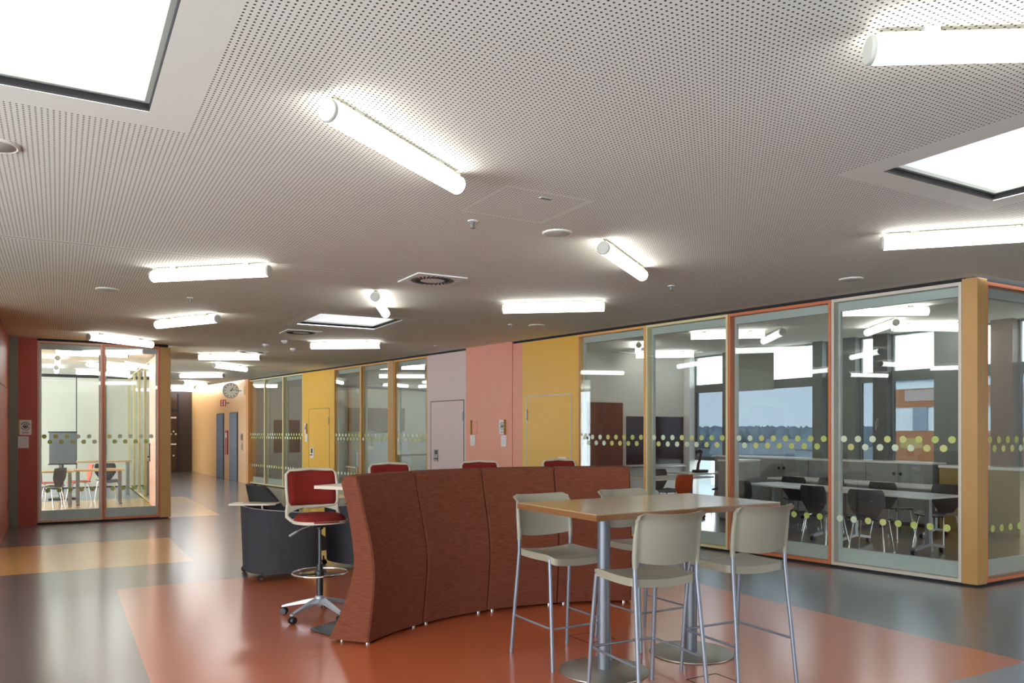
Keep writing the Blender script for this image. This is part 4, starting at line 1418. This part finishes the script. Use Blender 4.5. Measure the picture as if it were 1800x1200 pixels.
white_table((9.62, 8.06, 0), R(88), 'white castered classroom table end to end with the nearest one, behind the terracotta frame')
white_table((11.15, 7.42, 0), R(90), 'white classroom table in the second row, before the grey cabinets')
white_table((11.15, 8.96, 0), R(90), 'white classroom table in the second row, farther from the corner')
white_table((9.45, 10.7, 0), R(8), 'white classroom table with an orange chair, before the slate board')
white_table((11.2, 11.6, 0), R(0), 'white classroom table in the far corner by the dark document camera')
white_table((9.05, 12.6, 0), R(0), 'white table standing against the slate board wall')

def make_shell_chair(mat):
    t = thing('shell_chair', '', 'chair')
    def seat(u, v, s):
        x = (u - 0.5) * 0.42
        y = -0.18 + v * 0.40
        k = abs(u - 0.5) * 2
        z = 0.45 + 0.02 * k * k - 0.03 * max(0, (v - 0.7) / 0.3) ** 2 - (0.014 if s == 0 else 0)
        return (x * (1 - 0.1 * (1 - v) * 0), y, z)
    MB().slab(seat, 12, 12).build('seat', mat, t, smooth=60)
    def back(u, v, s):
        k = (u - 0.5) * 2
        w = 0.10 + 0.12 * min(1, v * 2.2) - 0.03 * max(0, (v - 0.8) / 0.2) ** 2
        x = k * w
        z = 0.445 + v * 0.38
        y = -0.17 - 0.10 * v + 0.05 * k * k * v + (0.012 if s else 0)
        return (x, y, z)
    b = MB().slab(back, 14, 14)
    b.f = [tuple(reversed(q)) for q in b.f]
    b.build('backrest', mat, t, smooth=60)
    for sx in (-1, 1):
        for sy in (-1, 1):
            MB().tube([(sx * 0.12, sy * 0.10 + 0.02, 0.432), (sx * 0.17, sy * 0.15 + 0.02, 0.41), (sx * 0.215, sy * 0.215 + 0.02, 0.012)], 0.010, 10).tube([(sx * 0.216, sy * 0.216 + 0.02, 0.0), (sx * 0.215, sy * 0.215 + 0.02, 0.022)], 0.014, 10).build('leg', M['chrome'], t)
    return t
bk = make_shell_chair(M['black_shell'])
G = 'black shell chairs at the classroom tables'
for i, (x, y, r, lb) in enumerate(((8.98, 7.10, -95, 'black shell chair with chrome legs at the nearest white table, back to the glass'),
                                   (8.92, 6.35, -70, 'black shell chair pulled up nearest the glass corner'),
                                   (8.98, 8.40, -92, 'black shell chair behind the terracotta framed glass'),
                                   (10.28, 6.30, 90, 'black shell chair on the far side of the nearest white table'),
                                   (10.45, 7.10, -90, 'black shell chair between the two rows of white tables'),
                                   (10.45, 8.70, -84, 'black shell chair at the second row, farther along'),
                                   (10.30, 8.15, 96, 'black shell chair facing the glass between the rows'),
                                   (11.1, 10.95, 0, 'black shell chair near the dark document camera table'),
                                   (9.9, 11.45, 170, 'black shell chair facing away from the slate board'))):
    dup(bk, i > 0, (x, y, 0), R(r), lb, G)
oc = make_shell_chair(M['orange_seat'])
G = 'orange shell chairs'
for i, (x, y, r, lb) in enumerate(((9.1, 10.2, 8, 'orange shell chair at the white table before the slate board'),
                                   (8.55, 10.95, -80, 'orange shell chair seen behind the amber framed glass'),
                                   (0.40, 19.60, 100, 'orange shell chair in the left glass room, right one behind the maple tables'),
                                   (-0.15, 19.40, -95, 'orange shell chair in the left glass room, left one behind the maple tables'))):
    dup(oc, i > 0, (x, y, 0), R(r), lb, G)

# cabinets below the facade windows
def cabinet(loc, rz, w, label, dep=0.45, hgt=1.05):
    t = thing('low_cabinet', label, 'cabinet', loc, rz, 'low grey cabinets')
    MB().box(-w / 2, w / 2, 0.02, dep, 0.06, hgt - 0.03).build('body', M['cabinet'], t, smooth=0)
    MB().box(-w / 2 - 0.005, w / 2 + 0.005, -0.01, dep, hgt - 0.03, hgt).build('top', M['white_top'], t, smooth=0)
    MB().box(-w / 2 + 0.02, w / 2 - 0.02, 0.05, dep, 0, 0.06).build('plinth', M['mullion_dark'], t, smooth=0)
    for s in (-1, 1):
        a, b = (-w / 2 + 0.004, -0.004) if s < 0 else (0.004, w / 2 - 0.004)
        d = MB().box(a, b, 0.0, 0.02, 0.07, hgt - 0.04).build('door', M['cabinet'], t, smooth=0)
        x = s * 0.06
        MB().tube([(x, 0.0, hgt - 0.2), (x, -0.02, hgt - 0.2), (x, -0.03, hgt - 0.2)], [0.012, 0.026, 0.028], 14).build('knob', M['black_plastic'], d)
        MB().tube([(x, 0.0, hgt - 0.11), (x, -0.006, hgt - 0.11)], 0.01, 10).build('lock', M['steel'], d)
    return t
cl_ = ['low grey cabinet with round knobs right behind the two front white tables',
       'low grey cabinet next along towards the dark mullion',
       'low grey cabinet under the widest classroom window',
       'low grey cabinet farthest along below the windows, before the corner']
for i, y in enumerate((8.05, 9.25, 10.45, 11.65)):
    cabinet((12.02, y, 0), R(-90), 1.19, cl_[i], 0.46)
# freestanding grey cabinet island
t = thing('cabinet_island', 'freestanding grey cabinet with white top behind the right end of the bar table', 'cabinet', (10.35, 9.95, 0), R(20))
MB().box(-0.3, 0.3, -0.25, 0.25, 0.05, 1.03).build('body', M['cabinet'], t, smooth=0)
MB().box(-0.31, 0.31, -0.26, 0.26, 1.03, 1.06).build('top', M['white_top'], t, smooth=0)
MB().box(-0.28, 0.28, -0.23, 0.23, 0, 0.05).build('plinth', M['mullion_dark'], t, smooth=0)
t = thing('olive_cabinet', 'ochre wooden side cabinet below the window right of the amber corner post', 'cabinet', (12.02, 6.75, 0), R(-90))
MB().box(-0.6, 0.6, 0.0, 0.46, 0.0, 0.98).build('body', M['olive'], t, smooth=0)
MB().box(-0.61, 0.61, -0.01, 0.46, 0.98, 1.02).build('top', M['white_top'], t, smooth=0)

# boards on the classroom end wall (y = 13.6, facing -y)
def board(loc, w, h, mat, label, frame='fr_grey', cat='board'):
    t = thing('wall_board', label, cat, loc)
    MB().box(-w / 2, w / 2, -0.025, 0, 0, h).build('panel', M[mat], t, smooth=0)
    f = MB()
    e = 0.035
    f.box(-w / 2 - e, w / 2 + e, -0.035, 0, -e, 0).box(-w / 2 - e, w / 2 + e, -0.035, 0, h, h + e)
    f.box(-w / 2 - e, -w / 2, -0.035, 0, 0, h).box(w / 2, w / 2 + e, -0.035, 0, 0, h)
    f.build('frame', M[frame], t, smooth=0)
    return t
board((10.06, 13.59, 0.75), 1.1, 1.42, 'board_brown', 'tall brown pinboard at the left of the classroom end wall')
b_ = board((11.52, 13.59, 0.82), 1.66, 1.06, 'board_dark', 'dark slate board on the classroom end wall')
MB().box(-0.83, 0.83, -0.11, -0.035, -0.06, -0.035).build('tray', M['steel'], b_, smooth=0)
board((7.35, 19.99, 1.55), 1.6, 0.62, 'board_brown', 'brown pinboard on the end wall of the middle room')
board((7.75, 19.99, 0.72), 1.0, 0.80, 'board_white', 'white panel under the brown pinboard in the middle room')
board((6.05, 24.29, 0.9), 0.8, 1.0, 'board_brown', 'brown board in the last room before the peach wall')

def doc_cam(loc, rz, mat, label):
    t = thing('document_camera', label, 'document camera', loc, rz)
    MB().prism([(-0.14, -0.1), (0.14, -0.1), (0.14, 0.1), (-0.14, 0.1)], 0, 0.05).build('base', mat, t, bevel=0.012)
    MB().tube([(-0.08, 0, 0.05), (-0.06, 0, 0.16), (-0.0, 0, 0.27), (0.02, 0, 0.38)], [0.03, 0.026, 0.024, 0.022], 12).build('arm', mat, t)
    MB().tube([(0.03, 0, 0.40), (-0.03, 0, 0.42), (-0.12, 0, 0.40)], [0.04, 0.045, 0.032], 14).build('head', mat, t)
doc_cam((11.0, 11.6, 0.742), R(10), M['black_plastic'], 'dark document camera on the white table in the far classroom corner')

# middle room furniture
t = thing('teacher_desk', 'pale desk with grey front panel in the middle room', 'desk', (6.55, 17.6, 0), R(0))
MB().box(-0.7, 0.7, -0.35, 0.35, 0.71, 0.74).build('desktop', M['pale_top'], t, bevel=0.003)
MB().box(-0.66, 0.66, -0.33, -0.31, 0.74, 1.08).build('privacy_panel', M['board_white'], t, smooth=0)
for sx in (-1, 1):
    for sy in (-1, 1):
        MB().tube([(sx * 0.64, sy * 0.3, 0), (sx * 0.64, sy * 0.3, 0.71)], 0.02, 10).build('leg', M['fr_amber'], t)
doc_cam((6.35, 17.8, 0.742), R(180), M['white'], 'white document camera on the pale desk in the middle room')
t = thing('office_chair', 'black mesh office chair behind the desk in the middle room', 'chair', (7.25, 18.7, 0), R(200))
MB().slab(lambda u, v, s: ((u - .5) * .46, (v - .5) * .46, .44 + (.06 if s else 0) * (1 - max(abs(u - .5), abs(v - .5)) ** 4 * 8)), 10, 10).build('seat', M['black_shell'], t, smooth=60)
MB().slab(lambda u, v, s: ((u - .5) * (.44 - .06 * v), -.22 - .08 * v + .04 * (2 * u - 1) ** 2 + (.02 if s else 0), .56 + v * .46), 10, 10).build('backrest', M['black_shell'], t, smooth=60)
MB().tube([(0, 0, .1), (0, 0, .44)], .025, 12).tube([(0, -.1, .46), (0, -.25, .5), (0, -.23, .62)], .02, 10).build('column', M['black_plastic'], t)
bs = MB()
for k in range(5):
    a = 2 * PI * k / 5
    bs.tube([(0, 0, .1), (.28 * math.cos(a), .28 * math.sin(a), .06)], [.022, .015], 8)
    bs.tube([(.28 * math.cos(a), .28 * math.sin(a), .0), (.28 * math.cos(a), .28 * math.sin(a), .06)], .024, 10)
bs.build('base', M['black_plastic'], t)

# left glass room furniture
for x, y, rz, lb in ((-0.20, 18.75, 0, 'maple topped table at the left in the glass room'),
                     (0.75, 19.05, 0, 'maple topped table at the right in the glass room')):
    t = thing('maple_table', lb, 'table', (x, y, 0), R(rz), 'maple tables in the left glass room')
    MB().box(-0.47, 0.47, -0.36, 0.36, 0.71, 0.745).build('tabletop', M['maple'], t, bevel=0.003)
    for sx in (-1, 1):
        MB().box(sx * 0.40 - 0.035, sx * 0.40 + 0.035, -0.05, 0.05, 0.03, 0.71).build('leg', M['steel'], t, smooth=0)
        MB().box(sx * 0.40 - 0.03, sx * 0.40 + 0.03, -0.3, 0.3, 0, 0.03).build('foot', M['steel'], t, smooth=0)
for x, y, r, lb in ((-0.15, 18.15, 60, 'black shell chair in the left glass room beside the pinkish frame'),
                    (0.95, 19.85, 190, 'black shell chair at the right maple table in the glass room')):
    dup(bk, True, (x, y, 0), R(r), lb, 'black shell chairs in the left glass room')
t = thing('display_stand', 'grey blue display panel on a stand behind the maple tables', 'display', (0.08, 20.6, 0))
MB().box(-0.27, 0.27, 0, 0.05, 0.82, 1.52).build('panel', M['screen_blue'], t, bevel=0.004)
f = MB().box(-0.29, 0.29, 0.0, 0.04, 0.79, 0.82).box(-0.29, 0.29, 0, 0.04, 1.52, 1.55).box(-0.02, 0.02, 0.06, 0.1, 0.04, 1.2).box(-0.28, 0.28, -0.15, 0.25, 0, 0.04)
f.build('stand', M['black_plastic'], t, smooth=0)
t = thing('side_bench', 'low pale bench top running behind the maple tables', 'bench', (0.75, 21.5, 0))
MB().box(-0.8, 0.8, -0.25, 0.25, 0.80, 0.84).build('top', M['maple'], t, smooth=0)
for sx in (-1, 1):
    MB().box(sx * 0.72 - 0.03, sx * 0.72 + 0.03, -0.2, 0.2, 0, 0.80).build('leg', M['steel'], t, smooth=0)

# ------------------------------------------------------------------ sky
w = bpy.data.worlds.new('World')
bpy.context.scene.world = w
w.use_nodes = True
nt = w.node_tree
bg = nt.nodes['Background']
tc = nt.nodes.new('ShaderNodeTexCoord')
sx = nt.nodes.new('ShaderNodeSeparateXYZ')
nt.links.new(tc.outputs['Generated'], sx.inputs[0])
rp = nt.nodes.new('ShaderNodeValToRGB')
rp.color_ramp.elements[0].position = 0.0
rp.color_ramp.elements[0].color = (0.86, 0.93, 1.0, 1)
rp.color_ramp.elements[1].position = 0.9
rp.color_ramp.elements[1].color = (1.0, 1.0, 1.0, 1)
nt.links.new(sx.outputs[2], rp.inputs[0])
nt.links.new(rp.outputs[0], bg.inputs[0])
dv = nt.nodes.new('ShaderNodeVectorMath')
dv.operation = 'DOT_PRODUCT'
nt.links.new(tc.outputs['Generated'], dv.inputs[0])
dv.inputs[1].default_value = Vector((-0.95, -0.10, 0.2)).normalized()
glow = mathn(nt, 'POWER', mathn(nt, 'MAXIMUM', dv.outputs['Value'], 0.0), 1.5)
st = mathn(nt, 'MULTIPLY_ADD', mathn(nt, 'MAXIMUM', sx.outputs[2], 0.0), -3.2, 4.0)
st = mathn(nt, 'ADD', st, mathn(nt, 'MULTIPLY', mathn(nt, 'MAXIMUM', mathn(nt, 'MULTIPLY', sx.outputs[2], -1.0), 0.0), 26.0))  # not sky: added glow from below the horizon, lifts the ceiling
st = mathn(nt, 'MULTIPLY_ADD', glow, 5.0, st)
nt.links.new(st, bg.inputs[1])

# ------------------------------------------------------------------ camera and view
cam = bpy.data.cameras.new('camera')
co = bpy.data.objects.new('camera', cam)
C.objects.link(co)
co.location = (0, 0, 1.55)
co.rotation_euler = (PI / 2, 0, math.radians(-30))
cam.sensor_width = 36
cam.lens = 36 * 1380 / 1800
cam.shift_y = 158 / 1800
cam.clip_start = 0.05
cam.clip_end = 2000
sc = bpy.context.scene
sc.camera = co
sc.view_settings.view_transform = 'Standard'
sc.view_settings.look = 'None'
sc.view_settings.gamma = 1
sc.view_settings.exposure = 0.47
sc.cycles.max_bounces = 10
sc.cycles.diffuse_bounces = 5
sc.cycles.glossy_bounces = 5
sc.cycles.transparent_max_bounces = 40
sc.cycles.sample_clamp_indirect = 8
sc.cycles.caustics_reflective = False
sc.cycles.caustics_refractive = False
